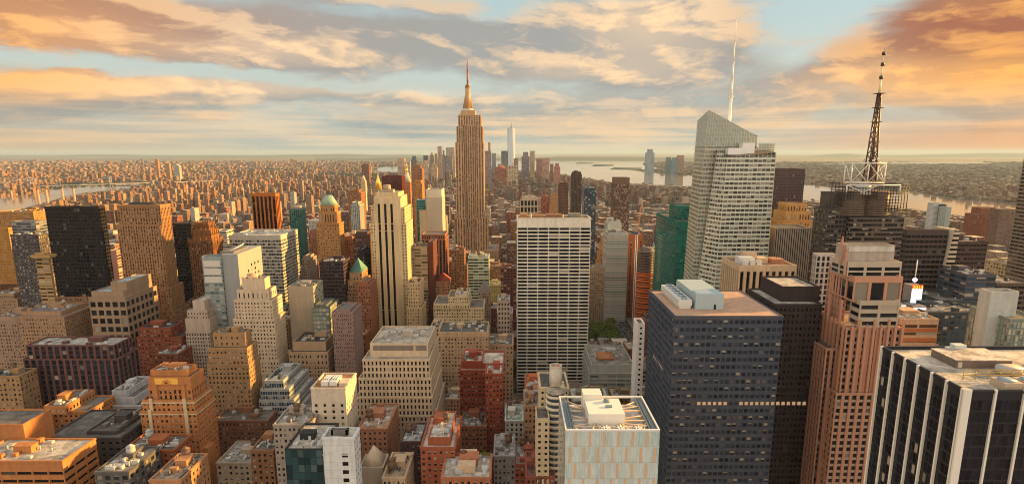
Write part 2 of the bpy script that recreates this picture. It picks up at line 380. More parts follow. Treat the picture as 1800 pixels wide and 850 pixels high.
BLIND = flat_mat('roller_blind', (.36,.31,.25), .8, var=.3)
def blinds(mb, Wq, mat, share=.34):
    m = rng.random(len(Wq)) < share; Q = Wq[m]
    if len(Q) == 0: return
    n = np.cross(Q[:, 1]-Q[:, 0], Q[:, 3]-Q[:, 0]); n /= np.linalg.norm(n, axis=1)[:, None]+1e-9
    c = Q.mean(1); s = np.sign((n*(np.array([0, 0, CH])-c)).sum(1)); n = n*s[:, None]*.03
    t = rng.choice([.25, .4, .5, .7], len(Q))[:, None]
    a = Q[:, 3]+(Q[:, 0]-Q[:, 3])*t; b = Q[:, 2]+(Q[:, 1]-Q[:, 2])*t
    mb.quads(np.stack([a+n, b+n, Q[:, 2]+n, Q[:, 3]+n], 1), mat)
HERO = []      # footprints and picture extents, for the filler blocks
CTR = dict(win=0)
def split_windows(wins, rt, glass, limit=100, minpx=3.0):
    if not wins: return
    Wq = np.concatenate(wins); c = Wq.mean(1)
    if len(Wq) == 0: return
    d = np.linalg.norm(c-np.array([0, 0, CH]), axis=1)
    e = np.linalg.norm(Wq[:, 1]-Wq[:, 0], axis=1); h = np.linalg.norm(Wq[:, 2]-Wq[:, 1], axis=1)
    nrm = np.cross(Wq[:, 1]-Wq[:, 0], Wq[:, 3]-Wq[:, 0]); nrm /= np.linalg.norm(nrm, axis=1)[:, None]+1e-9
    view = (np.array([0, 0, CH])-c)/d[:, None]; facing = (nrm*view).sum(1)
    big = e*h*np.maximum(facing, 0)*(F/d)**2
    pu = PU+F*c[:, 0]/(c[:, 1]*CP-(c[:, 2]-CH)*SP); pv = PV-F*(c[:, 1]*SP+(c[:, 2]-CH)*CP)/(c[:, 1]*CP-(c[:, 2]-CH)*SP)
    big[(pu < 0) | (pu > 1800) | (pv > 850)] = 0
    order = np.argsort(-big); k = 0
    if np.median(big[order[:60]]) > minpx**2: k = min(limit, int((big > 1).sum()))
    if len(Wq) <= 100: k = len(Wq) if np.median(big) > 4 else 0
    o0 = np.array(ORIG[rt.name]); cache = {}
    for i in order[:k]:
        q = Wq[i]-c[i]; key = tuple(np.round(q.ravel(), 2))
        me = cache.get(key)
        if me is None:
            me = []
            for t in (0, 0, 0, .3, .55):
                mm = bpy.data.meshes.new('window'); n = nrm[i]*(1 if facing[i] > 0 else -1)*.03
                if t: mm.from_pydata(q.tolist()+[(q[3]+(q[0]-q[3])*t+n).tolist(), (q[2]+(q[1]-q[2])*t+n).tolist(), (q[2]+n).tolist(), (q[3]+n).tolist()], [], [(0, 1, 2, 3), (4, 5, 6, 7)])
                else: mm.from_pydata(q.tolist(), [], [(0, 1, 2, 3)])
                mm.materials.append(glass); mm.materials.append(BLIND)
                if t: mm.polygons[1].material_index = 1
                me.append(mm)
            cache[key] = me
        ob = bpy.data.objects.new('window', me[0] if glass.get('blind', .2) < .11 or random.random() > glass.get('blind', .2)*1.6 else random.choice(me[3:])); COL.objects.link(ob); ob.parent = rt; ob.location = tuple(c[i]-o0); CTR['win'] += 1
    rest = Wq[order[k:]]
    if len(rest):
        mb = MB(); mb.quads(rest, 0, rng.uniform(.001, 1, len(rest))); blinds(mb, rest, 1, glass.get('blind', .2)*1.3 if glass.get('blind', .2) > .11 else 0); ob = mb.build('window', [glass, BLIND], rt); ob['kind'] = 'stuff'
def hero(name, label, cat, Y, tiers, st, wall, glass=None, sp=None, roof=(.16,.14,.12), D=None, u2=None, vb=900, group=None,
         cl=0, tank=0., limit=100, z0=0., win=True, minpx=3.0):
    """tiers: [(u0,u1,v,dy,[style],[depth])] from the top down; Y front plane of the widest tier; u2: picture column of the top right/left rear corner."""
    res = []; sts = []
    for tt in tiers:
        u0, u1, v, dy = tt[:4]; y = Y+dy; z = zat(v, y); res.append([xat(u0, y, z), xat(u1, y, z), y, z]); sts.append(tt[4] if len(tt) > 4 and tt[4] else st)
    x0, x1, y, z = res[0]
    if u2 is not None:
        xe = x1 if u2 > PU*0+tiers[0][1] else x0
        d2 = F*xe/(u2-PU); D0 = (d2+(z-CH)*SP)/CP-y; D0 = max(6, min(120, D0))
    else: D0 = D or max(12, (x1-x0)*.9)
    yb = y+D0
    rt = root(name, ((res[-1][0]+res[-1][1])/2, res[-1][2], 0), label, cat, group)
    wm = wall_mat(wall); sm = wall_mat(sp, .7, .15) if sp else wm; rm = roof_mat(roof)
    mb = MB(); wins = []; last = None; out = []
    for k, (x0, x1, y, z) in enumerate(res):
        back = yb + (0 if k == 0 else min(1.3*k, 5)) if len(tiers[k]) < 6 else y+tiers[k][5]
        zb = res[k+1][3]-1.0 if k+1 < len(res) else z0
        tier(mb, wins, x0, x1, y, back, zb, z, sts[k]); out.append((x0, x1, y, back, zb, z))
    wl = mb.build('wall', [wm, sm, rm], rt)
    gm = glass or glass_mat()
    split_windows(wins, rt, gm, limit, minpx)
    if cl:
        x0, x1, y, b, zb, z = out[0]; clutter(rt, x0, x1, y, b, z-1, wm, cl, tank)
    HERO.append(dict(x0=min(o[0] for o in out), x1=max(o[1] for o in out), y0=min(o[2] for o in out), y1=max(o[3] for o in out),
                     u0=min(t[0] for t in tiers), u1=max([t[1] for t in tiers]+([u2] if u2 and u2 > tiers[0][1] else [])), v=tiers[0][2], vb=vb, name=name, label=label, h=out[0][5]))
    return rt, out, wl, wm
HAZE=0.000020
# ------------------------------------------------------------------ palette and facade kinds
CREAM=(.60,.47,.31); LIME=(.56,.45,.31); TAN=(.36,.225,.125); OTAN=(.42,.22,.10); ORANGE=(.47,.21,.095); BROWN=(.15,.075,.05); RED=(.30,.075,.045)
RUST=(.34,.12,.06); GREY=(.33,.30,.27); WHITE=(.72,.66,.58); DARK=(.035,.030,.032); BLACK=(.010,.010,.012); PINK=(.46,.25,.18); CONC=(.46,.42,.36)
G_DARK=glass_mat((.012,.013,.017),.06,.07,0); G_BLUE=glass_mat((.03,.05,.075),.12,.06,0); G_TEAL=glass_mat((.01,.10,.085),.06,.08,.0,bc=(.05,.24,.2))
G_STD=glass_mat((.022,.02,.02),.26,.12,0,bc=(.5,.42,.32)); G_AMB=glass_mat((.10,.055,.03),.2,.1,0); G_GRN=glass_mat((.20,.24,.20),.25,.10,.0,bc=(.5,.42,.3))
G_BLK=glass_mat((.006,.006,.008),.05,.10,0,bc=(.10,.08,.07))
punched=ST(3.3,3.7,.45,.5); fine=ST(2.6,3.5,.48,.52); ribbon=ST(6,3.8,.96,.52,.3,'h'); ribs=ST(3.0,3.8,.5,.6,.5,'v'); wide=ST(4.5,3.9,.62,.6,.4,'p')
curtain=ST(3.0,3.8,.93,.80,.12,'h',top=.5); thinribs=ST(1.8,3.8,.55,.75,.4,'v')

# ================= left half, near rows
r,o,_,wm=hero('office_building','low orange banded office block with a pale flat roof, at the lower left corner',"office building",300,
  [(-60,109,809,0)],ST(9,4.4,.93,.42,.9,'p',top=5),ORANGE,G_BLK,roof=(.50,.44,.36),u2=168,cl=3)
x0,x1,y0,y1,zb,z=o[0]
mb=MB(); tier(mb,[],xat(-60,y1,zat(745,y1)),xat(40,y1,zat(745,y1)),y1+.2,y1+22,0,zat(745,y1),ST(blank='fLR')); mb.build('stair_tower',[wm,wm,roof_mat()],r)
hero('office_building','dark charcoal office block with two round tanks on its roof, below the pale stepped building',"office building",345,
  [(152,206,757,6),(80,212,768,0)],ST(4.5,4,.5,.35),(.075,.065,.065),G_BLK,D=34,cl=4,tank=1)
hero('apartment_building','tan corner building with a bright orange blank side wall at the left edge',"building",430,
  [(-30,33,660,0)],punched,TAN,G_STD,u2=64,cl=4,tank=1)
hero('apartment_building','low orange brick block with a two-level roof left of the charcoal office block',"building",392,
  [(76,114,713,0),(74,155,722,3)],punched,ORANGE,G_STD,D=30,cl=3)
hero('apartment_building','long low tan building with a pale green cornice at lower left',"building",372,[(-20,42,752,0)],fine,TAN,G_STD,u2=100,cl=5,tank=1)
hero('apartment_building','pale grey stepped building with a white penthouse beside the orange tower',"building",420,
  [(196,222,686,8),(187,236,698,4),(178,247,712,0)],ST(4,4,.35,.45),(.50,.50,.50),G_BLUE,D=30,cl=1)
# orange ornate tower
r,o,wl,wm=hero('art_deco_tower','bright orange ornate brick tower with a golden sunburst panel near its top',"tower",360,
  [(264,328,650,7,ST(blank='fLR')),(260,335,662,4,ST(3,5,.4,.3,top=3.5)),(260,336,678,3,ST(3.0,3.6,.45,.72,.5,'v',top=2)),(249,341,702,1,ST(3.0,3.5,.46,.5,.4,'p')),(246,345,722,0,ST(2.8,3.4,.48,.5,.4))],
  fine,ORANGE,G_STD,D=12,vb=860,sp=(.40,.20,.09),cl=4,tank=0)
x0,x1,y0,y1,zb,z=o[1]
pm=flat_mat('gilded_tile',(.85,.46,.08),.45); lm=wall_mat(CREAM)
mb=MB(); mb.box(x0+4,x1-8,y0-.35,y0-.02,z-4.6,z-.6); mb.build('sunburst_panel',pm,r)
mb=MB(); cx=(x0+4+x1-8)/2
for i in range(9):
    t=math.pi*i/8; mb.beam((cx,y0-.5,z-4.2),(cx+3*math.cos(t),y0-.5,z-4.2+3*math.sin(t)),.25)
mb.box(x0+3.6,x1-7.6,y0-.45,y0-.36,z-5.1,z-4.6); mb.box(x0+3.6,x1-7.6,y0-.45,y0-.36,z-.6,z-.1); mb.build('panel_trim',flat_mat('red_tile',(.5,.15,.05)),r)
for k in (2,3,4):
    a0,a1,b0,b1,c0,c1=o[k]; mb=MB()
    mb.box(a0-.4,a1+.4,b0-.4,b1+.3,c1-2.3,c1-1.5)
    for s in (.18,.82):
        xx=a0+(a1-a0)*s; mb.box(xx-1.0,xx+1.0,b0-.9,b0-.05,c0,c1+1.0)
    mb.build('cornice',lm if k>2 else wm,r)
mb=MB(); a0,a1,b0,b1,c0,c1=o[4]
mb.box(a1+.1,a1+3,b0+3,b0+12,0,c1-26); mb.build('shoulder',wm,r)
hero('apartment_building','squat orange brick block with a flat roof at the foot of the sunburst tower',"building",322,
  [(214,305,790,0)],ST(3.2,3.5,.45,.5),RUST,G_STD,D=20,cl=5,tank=1)
hero('office_tower','broad brown-purple office block gridded with dark glass, with a walled roof of white plant',"office building",455,
  [(45,200,606,0),(40,207,630,-2)],ST(5.0,4.0,.62,.78,.5,'g',top=1.0),(.14,.065,.055),glass_mat((.015,.017,.03),.05,.08,0),sp=(.05,.035,.04),u2=232,cl=9,roof=(.42,.38,.34))
hero('brick_tower','red-brown brick building with a dark hipped roof behind the broad gridded block',"building",560,
  [(243,300,575,0),(240,318,592,0)],punched,(.27,.085,.05),G_STD,u2=322,cl=3,roof=(.08,.07,.07))
hero('brick_tower','red brick building with a stepped east wing beside the hipped-roof block',"building",535,[(270,312,622,0)],punched,(.26,.09,.055),G_STD,u2=338,cl=4)
hero('apartment_tower','cream-topped tan brick apartment tower with a corniced crown beside the sunburst tower',"apartment tower",440,
  [(374,430,584,6,ST(4,4,.3,.4,top=2)),(364,434,611,0,ST(2.9,3.6,.45,.5)),(363,437,640,-1,ST(2.9,3.6,.45,.5))],fine,TAN,G_STD,u2=441,vb=760,cl=2)
hero('brick_tower','low brown brick wing at the foot of the cream-topped apartment tower',"building",420,[(376,470,738,0)],fine,(.24,.12,.075),G_STD,D=26,cl=4,tank=1)
hero('apartment_building','beige corner building with a rounded cornice at the lower left centre',"building",350,[(380,448,812,0)],punched,(.40,.32,.24),G_STD,u2=480,cl=6,tank=1,roof=(.36,.32,.27))
hero('apartment_building','brown brick building with a cream cornice left of the black glass cube',"building",345,[(440,480,790,0)],punched,(.30,.16,.09),G_STD,u2=508,cl=3)
# stepped cream tower
r,o,_,wm=hero('art_deco_tower','cream brick tower with a scalloped stepped crown in front of the banded grey block',"tower",520,
  [(425,463,490,7,ST(5,9,.35,.75,.5,'p',top=2)),(416,472,509,5,ST(4,7,.32,.6,.5)),(411,478,527,0,ST(2.7,3.5,.45,.5)),(410,482,560,-1,ST(2.7,3.5,.45,.5)),(410,490,632,-3,ST(2.7,3.5,.45,.5)),(404,524,655,-5,fine)],
  fine,(.64,.50,.36),G_STD,u2=474,vb=700,cl=0)
x0,x1,y0,y1,zb,z=o[0]; mb=MB(); mb.prism((x0+x1)/2-3,(y0+y1)/2,4.5,4.5,z-1,z+3,16); mb.build('roof_drum',wall_mat((.5,.36,.24)),r)
mb=MB()
for i in range(7):
    xx=x0+(x1-x0)*(i+.5)/7
    if i%2==0: mb.box(xx-1.4,xx+1.4,y0-.3,y0+.8,z,z+1.7)
mb.build('crenellation',wm,r)
# grand central area
hero('office_tower','black glass slab tower at the far left, the darkest tower in the picture',"skyscraper",650,[(78,173,363,0)],
  ST(3.2,3.8,.8,.7,.2,'p'),(.022,.018,.020),G_BLK,u2=184,vb=520,cl=0,limit=0,roof=(.05,.04,.04))
r,o,_,wm=hero('office_tower','massive tan brick tower with arched upper windows, right of the black slab tower',"skyscraper",640,
  [(205,281,360,0,ST(2.7,3.8,.5,.6,.6,'v',top=3)),(205,282,394,-.5,ST(2.7,3.6,.5,.62,.7,'v')),(217,299,504,-4,ST(2.7,3.6,.5,.58,.5,'v')),(212,306,546,-8,ST(2.8,3.6,.5,.55,.4,'p'))],
  fine,(.33,.185,.10),G_STD,u2=299,sp=(.27,.14,.075),vb=565,roof=(.06,.05,.05))
x0,x1,y0,y1,zb,z=o[0]; mb=MB(); mb.frustum((x0+7,x1-7,y0+6,y1-6),(x0+10,x1-10,y0+9,y1-9),z-1,z+2.2); mb.build('roof',roof_mat((.05,.045,.045)),r)
mb=MB(); mb.box(x0-.6,x1+.6,y0-.6,y1+.6,z-1.6,z-.6); mb.box(x0-.5,x1+.5,y0-.5,y1+.5,z-13,z-12.2); mb.build('cornice',wm,r)
hero('office_tower','dark slim slab between the massive tan tower and the brown gothic tower',"skyscraper",735,[(303,336,392,0)],
  ST(3,3.8,.7,.6,.2,'p'),(.04,.028,.025),G_BLK,u2=346,vb=508,limit=0)
r,o,_,wm=hero('art_deco_tower','brown gothic tower with a buttressed stepped crown, left of the glass-fronted white slab',"skyscraper",690,
  [(342,366,391,8,ST(3,12,.5,.8,.6,'v')),(337,370,404,4,ST(3,12,.5,.8,.6,'v')),(331,373,421,0,ST(2.4,3.6,.5,.6,.7,'v'))],fine,(.24,.115,.055),G_STD,sp=(.12,.05,.025),u2=376,vb=522)
for k in (0,1,2):
    x0,x1,y0,y1,zb,z=o[k]; mb=MB()
    for i in range(5):
        xx=x0+(x1-x0)*i/4; mb.frustum((xx-.9,xx+.9,y0-.9,y0+.5),(xx-.3,xx+.3,y0-.4,y0+.2),z-6,z+2.5)
        yy=y0+(y1-y0)*i/4; mb.frustum((x1-.5,x1+.9,yy-.9,yy+.9),(x1-.2,x1+.4,yy-.3,yy+.3),z-6,z+2.4)
    mb.build('buttress',wm,r)
# white slab with glass front
r,o,_,wm=hero('office_tower','white slab tower with a pale glass front beside a mostly blank white side wall',"office tower",575,
  [(354,388,450,0)],ST(5,3.9,.86,.6,.3,'h',top=6),(.30,.34,.33),glass_mat((.15,.18,.18),.35,.08,0,bc=(.52,.48,.40)),D=12,vb=600,win=True,roof=(.10,.10,.10))
x0,x1,y0,y1,zb,z=o[0]; xw=xat(416,y0,z); zw=z+1.5
mb=MB(); mb.box(x1+.05,xw,y0+2.0,y0+58,0,zw)
# small side windows as recessed frames
mb.build('side_slab',wall_mat((.31,.31,.30),.8,.10),r)
for j in range(8):
    for i in range(4):
        if (i*3+j)%5==0: continue
        w=MB(); yy=y0+22+i*8; zz=zw-16-j*5; w.box(xw-.2,xw+.04,yy,yy+2.6,zz,zz+2.6); w.build('window',G_DARK,r)
for i in range(3):
    w=MB(); w.box(x0+1,x1-1,y0-.25,y0-.06,z-10-i*7.5,z-4.2-i*7.5); w.build('spandrel_panel',flat_mat('pale_panel',(.60,.55,.47),.3),r)
mb=MB(); mb.box(x1-4,xw-6,y0+8,y0+40,z,z+3.0); mb.build('bulkhead',wall_mat((.2,.18,.16)),r)
mb=MB(); mb.beam(((x1+xw)/2-4,y0+14,z+3),((x1+xw)/2+4,y0+26,z+8),.8); mb.build('crane_arm',flat_mat('white_paint',(.7,.7,.68)),r)
hero('office_tower','wide office block banded in pale and dark stripes, behind the cream stepped tower',"office tower",720,
  [(402,493,413,0)],ST(3.2,3.9,.9,.58,.35,'h',top=5),(.46,.43,.37),glass_mat((.03,.04,.045),.22,.07,.0),u2=523,vb=560,cl=4,limit=60,roof=(.55,.5,.42))
hero('office_tower','grey punched-window tower left of the black slab tower',"office tower",700,[(18,67,412,0)],ST(3.4,3.8,.5,.5),(.10,.085,.085),G_STD,D=30,vb=465,cl=3,limit=0)
hero('apartment_tower','yellow-lit wide building behind the grey punched-window tower at far left',"apartment tower",900,[(-10,58,372,0)],fine,(.42,.22,.09),G_STD,D=50,vb=388,limit=0,cl=3)
hero('office_building','grey-blue slab in front of the yellow-lit wide building',"office building",820,[(19,62,389,0)],ribbon,(.22,.22,.22),G_BLUE,D=20,vb=410,limit=0)
hero('apartment_tower','golden lit tower cut off by the left edge of the picture',"apartment tower",760,[(-30,14,400,0)],fine,(.45,.23,.08),G_STD,D=30,vb=450,limit=0,u2=20)
hero('apartment_tower','tan ribbon-windowed tower with a bright side, just left of the black slab tower',"apartment tower",610,[(53,88,452,0),(60,84,444,8)],ST(6,3.7,.9,.45,.3,'h'),(.42,.27,.13),G_STD,u2=100,vb=520,cl=2,limit=0)
hero('office_building','tan stone block with big square windows and a pale blue-grey penthouse',"office building",560,
  [(194,222,495,9,ST(blank='fLR')),(160,216,512,3,ST(blank='fLR')),(155,220,522,0,ST(7.5,8,.72,.62,.8,'p',top=3))],wide,(.34,.235,.16),G_DARK,D=40,vb=575,roof=(.42,.47,.48),limit=40)
hero('office_building','red and white banded small tower between the black slab and the massive tan tower',"office building",760,[(190,204,440,0)],ST(20,3.6,.98,.5,.3,'h'),(.52,.28,.22),G_STD,D=20,vb=475,limit=0)
hero('apartment_tower','white balcony-banded small tower right of the brown gothic tower',"apartment tower",880,[(378,398,405,0)],ST(20,3.4,.98,.5,.4,'h'),(.62,.55,.48),G_STD,D=22,vb=437,limit=0)
hero('hotel','white-columned brown block with a pale domed roof, below the dark slim slab',"hotel",560,
  [(338,359,528,5,ST(blank='fLR')),(328,364,545,2,ST(2.6,4,.4,.4)),(325,368,560,0,ST(2.6,14,.5,.86,.6,'v',top=1)),(326,368,582,.5,fine)],fine,(.50,.40,.32),G_DARK,D=26,vb=620,roof=(.62,.58,.5))
# third row: lower-left stone blocks
for u0,u1,v,Y,c,lb in ((90,158,530,640,(.34,.19,.11),'brown block with tall arched windows, left of the tan stone block'),(30,112,556,560,(.38,.24,.15),'tan brick corner block above the broad gridded block'),
   (-20,38,566,575,(.36,.24,.17),'dull tan block with a grey roof against the left edge'),(55,100,545,650,(.36,.30,.25),'grey stone block with a stepped roof behind the tan corner block'),
   (-20,30,525,700,(.38,.25,.16),'tan building with a water tank at the left edge, above the dull tan block'),(-20,45,498,760,(.27,.14,.10),'reddish terraced apartment block at the left edge')):
    hero('office_building',lb,'building',Y,[(u0+6,u1-6,v-9,6),(u0,u1,v,0)],fine,c,G_STD,D=34,cl=5,tank=1,limit=30,vb=v+60,roof=(.25,.22,.2))

# ================= middle
r,o,_,wm=hero('office_tower','orange-brown tower with dark vertical window strips, left of the green-pyramid tower',"office tower",850,
  [(441,484,340,0)],ST(5.2,3.9,.62,.9,.9,'v',top=4),(.40,.14,.05),G_BLK,sp=(.04,.02,.015),u2=491,vb=405,limit=0,roof=(.07,.04,.03))
hero('office_tower','green glass cylinder-cornered tower under the orange-brown tower',"office tower",960,[(508,530,368,0)],ST(3,3.8,.7,.85,.4,'v'),(.10,.16,.13),G_TEAL,u2=537,vb=410,limit=0)
r,o,_,wm=hero('art_deco_tower','tan tower topped by a pale green copper pyramid',"tower",760,
  [(563,588,361,3,ST(3,5,.4,.55)),(560,592,372,2,ST(3.4,10,.4,.7,.6)),(556,596,392,0,ST(3,3.7,.4,.5))],fine,(.40,.22,.10),G_STD,u2=594,vb=456)
x0,x1,y0,y1,zb,z=o[0]; mb=MB(); mb.frustum((x0-.5,x1+.5,y0-.5,y1+.5),(x0+5,x1-5,y0+5,y1-5),z,zat(344,760)); mb.build('roof',flat_mat('verdigris',(.26,.37,.28),.6),r)
mb=MB(); x0,x1,y0,y1,zb,z=o[2]; mb.box(x0-.8,x1+.8,y0-.8,y1+.8,z-1,z-.2); mb.box(x0-.6,x1+.6,y0-.6,y1+.6,z-16,z-15.2); mb.build('cornice',wm,r)
hero('office_tower','very dark brown block with white-striped side, below the green-pyramid tower',"office tower",640,[(561,603,459,0)],ST(3.3,3.8,.8,.4,.15,'h'),(.055,.035,.035),G_BLK,u2=615,vb=545,limit=0,cl=4,roof=(.12,.09,.08))
hero('office_tower','blank concrete slab with a glass east wing, below the dark brown block',"office tower",560,[(506,550,503,0)],ST(blank='f',bay=4,fl=3.8,ww=.9,wh=.7,mode='h'),(.40,.34,.26),G_GRN,u2=567,vb=600,cl=5,roof=(.2,.24,.22))
r,o,_,wm=hero('art_deco_tower','slim tan tower capped by a turquoise pyramid roof',"tower",650,
  [(614,636,478,2,ST(3,4,.4,.5)),(611,640,492,0,fine),(609,641,512,-1,fine)],fine,(.38,.23,.13),G_STD,u2=646,vb=545)
x0,x1,y0,y1,zb,z=o[0]; mb=MB(); mb.frustum((x0-.3,x1+.3,y0-.3,y1+.3),(x0+7,x1-7,(y0+y1)/2-1,(y0+y1)/2+1),z,zat(457,650)); mb.build('roof',flat_mat('turquoise_copper',(.13,.31,.28),.6),r)
# 500 fifth
r,o,_,wm=hero('art_deco_tower','tall cream tower with three dark vertical strips down its front, left of centre',"skyscraper",700,
  [(660,700,338,4,ST(blank='fLR')),(657,705,345,2,ST(blank='fLR')),(652,711,364,-.2,ST(2.8,3.6,.42,.5,.4)),(651,714,392,-.6,ST(2.8,3.6,.42,.5,.4))],
  fine,(.66,.50,.31),G_STD,u2=710,vb=592,roof=(.4,.33,.25),win=True)
x0,x1,y0,y1,zb,z=o[2]; fy=o[3][2]; zc=o[1][5]
mb=MB(); bx0,bx1=xat(657,700,zc),xat(704,700,zc); yy=fy-1.2; c0=zat(592,690)
xs=[bx0]; 
for u in (668,679,690): c=xat(u,700,zat(400,700)); xs+= [c-1.35,c+1.35]
xs.append(bx1)
for i in range(0,len(xs),2): mb.box(xs[i],xs[i+1],yy,fy+3,0,zc-8)
mb.box(bx0,bx1,yy,fy+3.1,zc-7.99,zc-2)
mb.build('buttress',wm,r)
for i in range(3):
    w=MB(); w.box(xs[2*i+1]+.01,xs[2*i+2]-.01,fy-.15,fy-.02,0,zc-8.01); w.build('window_strip',G_BLK,r)
mb=MB(); cx=xat(679,706,zc); zt=o[0][5]
mb.box(cx-8,cx+8,706,716,zt-1,zt+3); mb.prism(cx,711,4.6,4.6,zt+3,zt+7,14); mb.prism(cx,711,4.8,3.9,zt+7,zt+8,14); mb.build('roof_drum',wall_mat((.45,.36,.26)),r)
hero('office_building','cream stepped annex with punched windows at the right foot of the three-stripe tower',"building",672,
  [(716,738,496,4,ST(2.8,3.6,.42,.5,.4)),(715,742,540,0,ST(2.8,3.6,.42,.5,.4))],fine,(.62,.45,.27),G_STD,u2=744,vb=600,cl=2)
hero('office_tower','curved-looking slab with pale green horizontal bands right of the three-stripe tower',"office tower",735,[(716,751,433,0)],ST(9,3.9,.9,.55,.35,'h'),(.34,.29,.20),glass_mat((.04,.05,.045),.3,.1,0),D=30,vb=545,limit=60,cl=3)
hero('office_tower','dark brown blind wall tower attached right of the pale green banded slab',"office tower",733,[(752,761,425,0)],ST(blank='fLR'),(.10,.035,.025),G_BLK,u2=768,vb=540)
hero('apartment_tower','white gridded slab tower with a striped crown, left of the tallest spired skyscraper',"skyscraper",930,
  [(749,776,333,0,ST(3,12,.5,.85,.6,'v',top=1)),(748,777,345,.3)],ST(2.6,3.5,.6,.5,.5),(.68,.58,.44),G_STD,u2=781,vb=405,limit=0)
hero('office_tower','red brick stepped tower with pale ribs below the white gridded slab',"office tower",830,[(741,782,412,3,ST(3,5,.5,.6,.5,'v')),(741,783,420,0,ST(4.5,3.7,.55,.8,.7,'v'))],ribs,(.34,.15,.09),G_DARK,sp=(.09,.04,.03),D=40,vb=480,limit=0)
hero('apartment_tower','thin teal glass tower left of the white gridded slab',"apartment tower",960,[(732,748,351,0)],curtain,(.20,.36,.34),G_TEAL,D=22,vb=416,limit=0)
hero('apartment_tower','plain beige slab in front of the thin teal glass tower',"apartment tower",930,[(737,750,370,0)],ST(blank='fL'),(.55,.42,.25),G_STD,D=18,vb=412,limit=0)
hero('office_tower','dark red slab tower behind the three-stripe tower crown',"office tower",1000,[(671,706,309,0)],ST(3,3.8,.5,.85,.5,'v'),(.13,.03,.025),G_BLK,sp=(.05,.012,.01),D=30,vb=342,limit=0)
# gold pyramid tower
r,o,_,wm=hero('clock_tower','distant tower capped by a bright gold pyramid',"tower",1750,[(656,671,333,0)],fine,(.5,.36,.2),G_STD,D=24,vb=345,limit=0)
x0,x1,y0,y1,zb,z=o[0]; cx,cy=(x0+x1)/2,(y0+y1)/2; gold=flat_mat('gold_leaf',(1.0,.60,.12),.35,.6)
mb=MB(); mb.prism(cx,cy,11.5,.6,z,zat(306,1750),8); mb.prism(cx,cy,.6,.2,zat(306,1750),zat(303,1750),6); mb.build('roof',gold,r)
# campanile with gold lantern
r,o,_,wm=hero('clock_tower','slender orange campanile with a gilded tip',"tower",1900,[(708,721,320,0)],fine,(.45,.18,.07),G_STD,D=22,vb=405,limit=0)
x0,x1,y0,y1,zb,z=o[0]; cx,cy=(x0+x1)/2,(y0+y1)/2
mb=MB(); mb.frustum((x0,x1,y0,y1),(cx-4,cx+4,cy-4,cy+4),z,zat(303,1900)); mb.build('roof',wall_mat((.6,.48,.36)),r)
mb=MB(); mb.prism(cx,cy,4,3,zat(303,1900),zat(295,1900),8); mb.prism(cx,cy,3.4,.3,zat(295,1900),zat(286,1900),8); mb.build('lantern',gold,r)
# courthouse-like white tower, brown slab
r,o,_,wm=hero('clock_tower','small pale domed tower among the low roofs left of the gold pyramid',"tower",2300,[(634,642,318,0)],fine,(.65,.5,.32),G_STD,D=20,vb=335,limit=0)
x0,x1,y0,y1,zb,z=o[0]; mb=MB(); mb.prism((x0+x1)/2,(y0+y1)/2,9,2,z,zat(308,2300),10); mb.build('roof',wall_mat((.65,.5,.32)),r)
hero('apartment_tower','lone brown slab standing above the low roofs beyond the gold pyramid',"apartment tower",3900,[(635,648,288,0)],fine,(.20,.10,.07),G_DARK,D=40,vb=302,limit=0)
for u0,u1,v,Y,c,lb,vb in ((611,634,338,1150,(.30,.15,.08),'dark stepped tower with an orange-lit crown left of the gold pyramid',400),(616,632,360,1100,(.42,.44,.40),'pale green ribbed tower below the orange-lit crown tower',404),
    (724,742,296,1500,(.32,.16,.09),'brown-crowned apartment tower right of the gilded campanile',345),(727,742,322,1350,(.50,.24,.09),'orange-lit stepped tower under the brown-crowned apartment tower',350),
    (621,650,412,760,(.10,.055,.045),'dark brown brick block between the green-pyramid and three-stripe towers',455),(628,640,443,690,(.025,.018,.02),'black narrow slab left of the three-stripe tower',560),
    (602,622,420,800,(.38,.15,.07),'orange brick tower behind the green-pyramid tower',460),(542,559,410,900,(.32,.16,.10),'brown brick apartment tower left of the green-pyramid tower',456),
    (531,543,455,800,(.38,.30,.24),'grey apartment slab left of the very dark brown block',500),(484,512,458,800,(.38,.17,.08),'orange brick block behind the wide banded block',500),
    (583,620,548,520,(.30,.20,.17),'mesh-wrapped brown tower below the slim turquoise-roofed tower',660),(549,578,540,545,(.12,.14,.11),'dark green glass tower beside the blank concrete slab',640),
    (625,650,500,640,(.33,.14,.08),'red-brown gabled tower at the foot of the three-stripe tower',560)):
    st=ribs if 'ribbed' in lb else (curtain if 'glass' in lb else (ST(1.6,3.6,.4,.5) if 'mesh' in lb else fine))
    gl=G_GRN if 'glass' in lb else G_STD
    hero('apartment_tower' if 'apartment' in lb else 'office_tower',lb,'tower',Y,[(u0+(u1-u0)*.15,u1-(u1-u0)*.15,v-5,5),(u0,u1,v,0)],st,c,gl,D=26,vb=vb,limit=30,minpx=3.4)
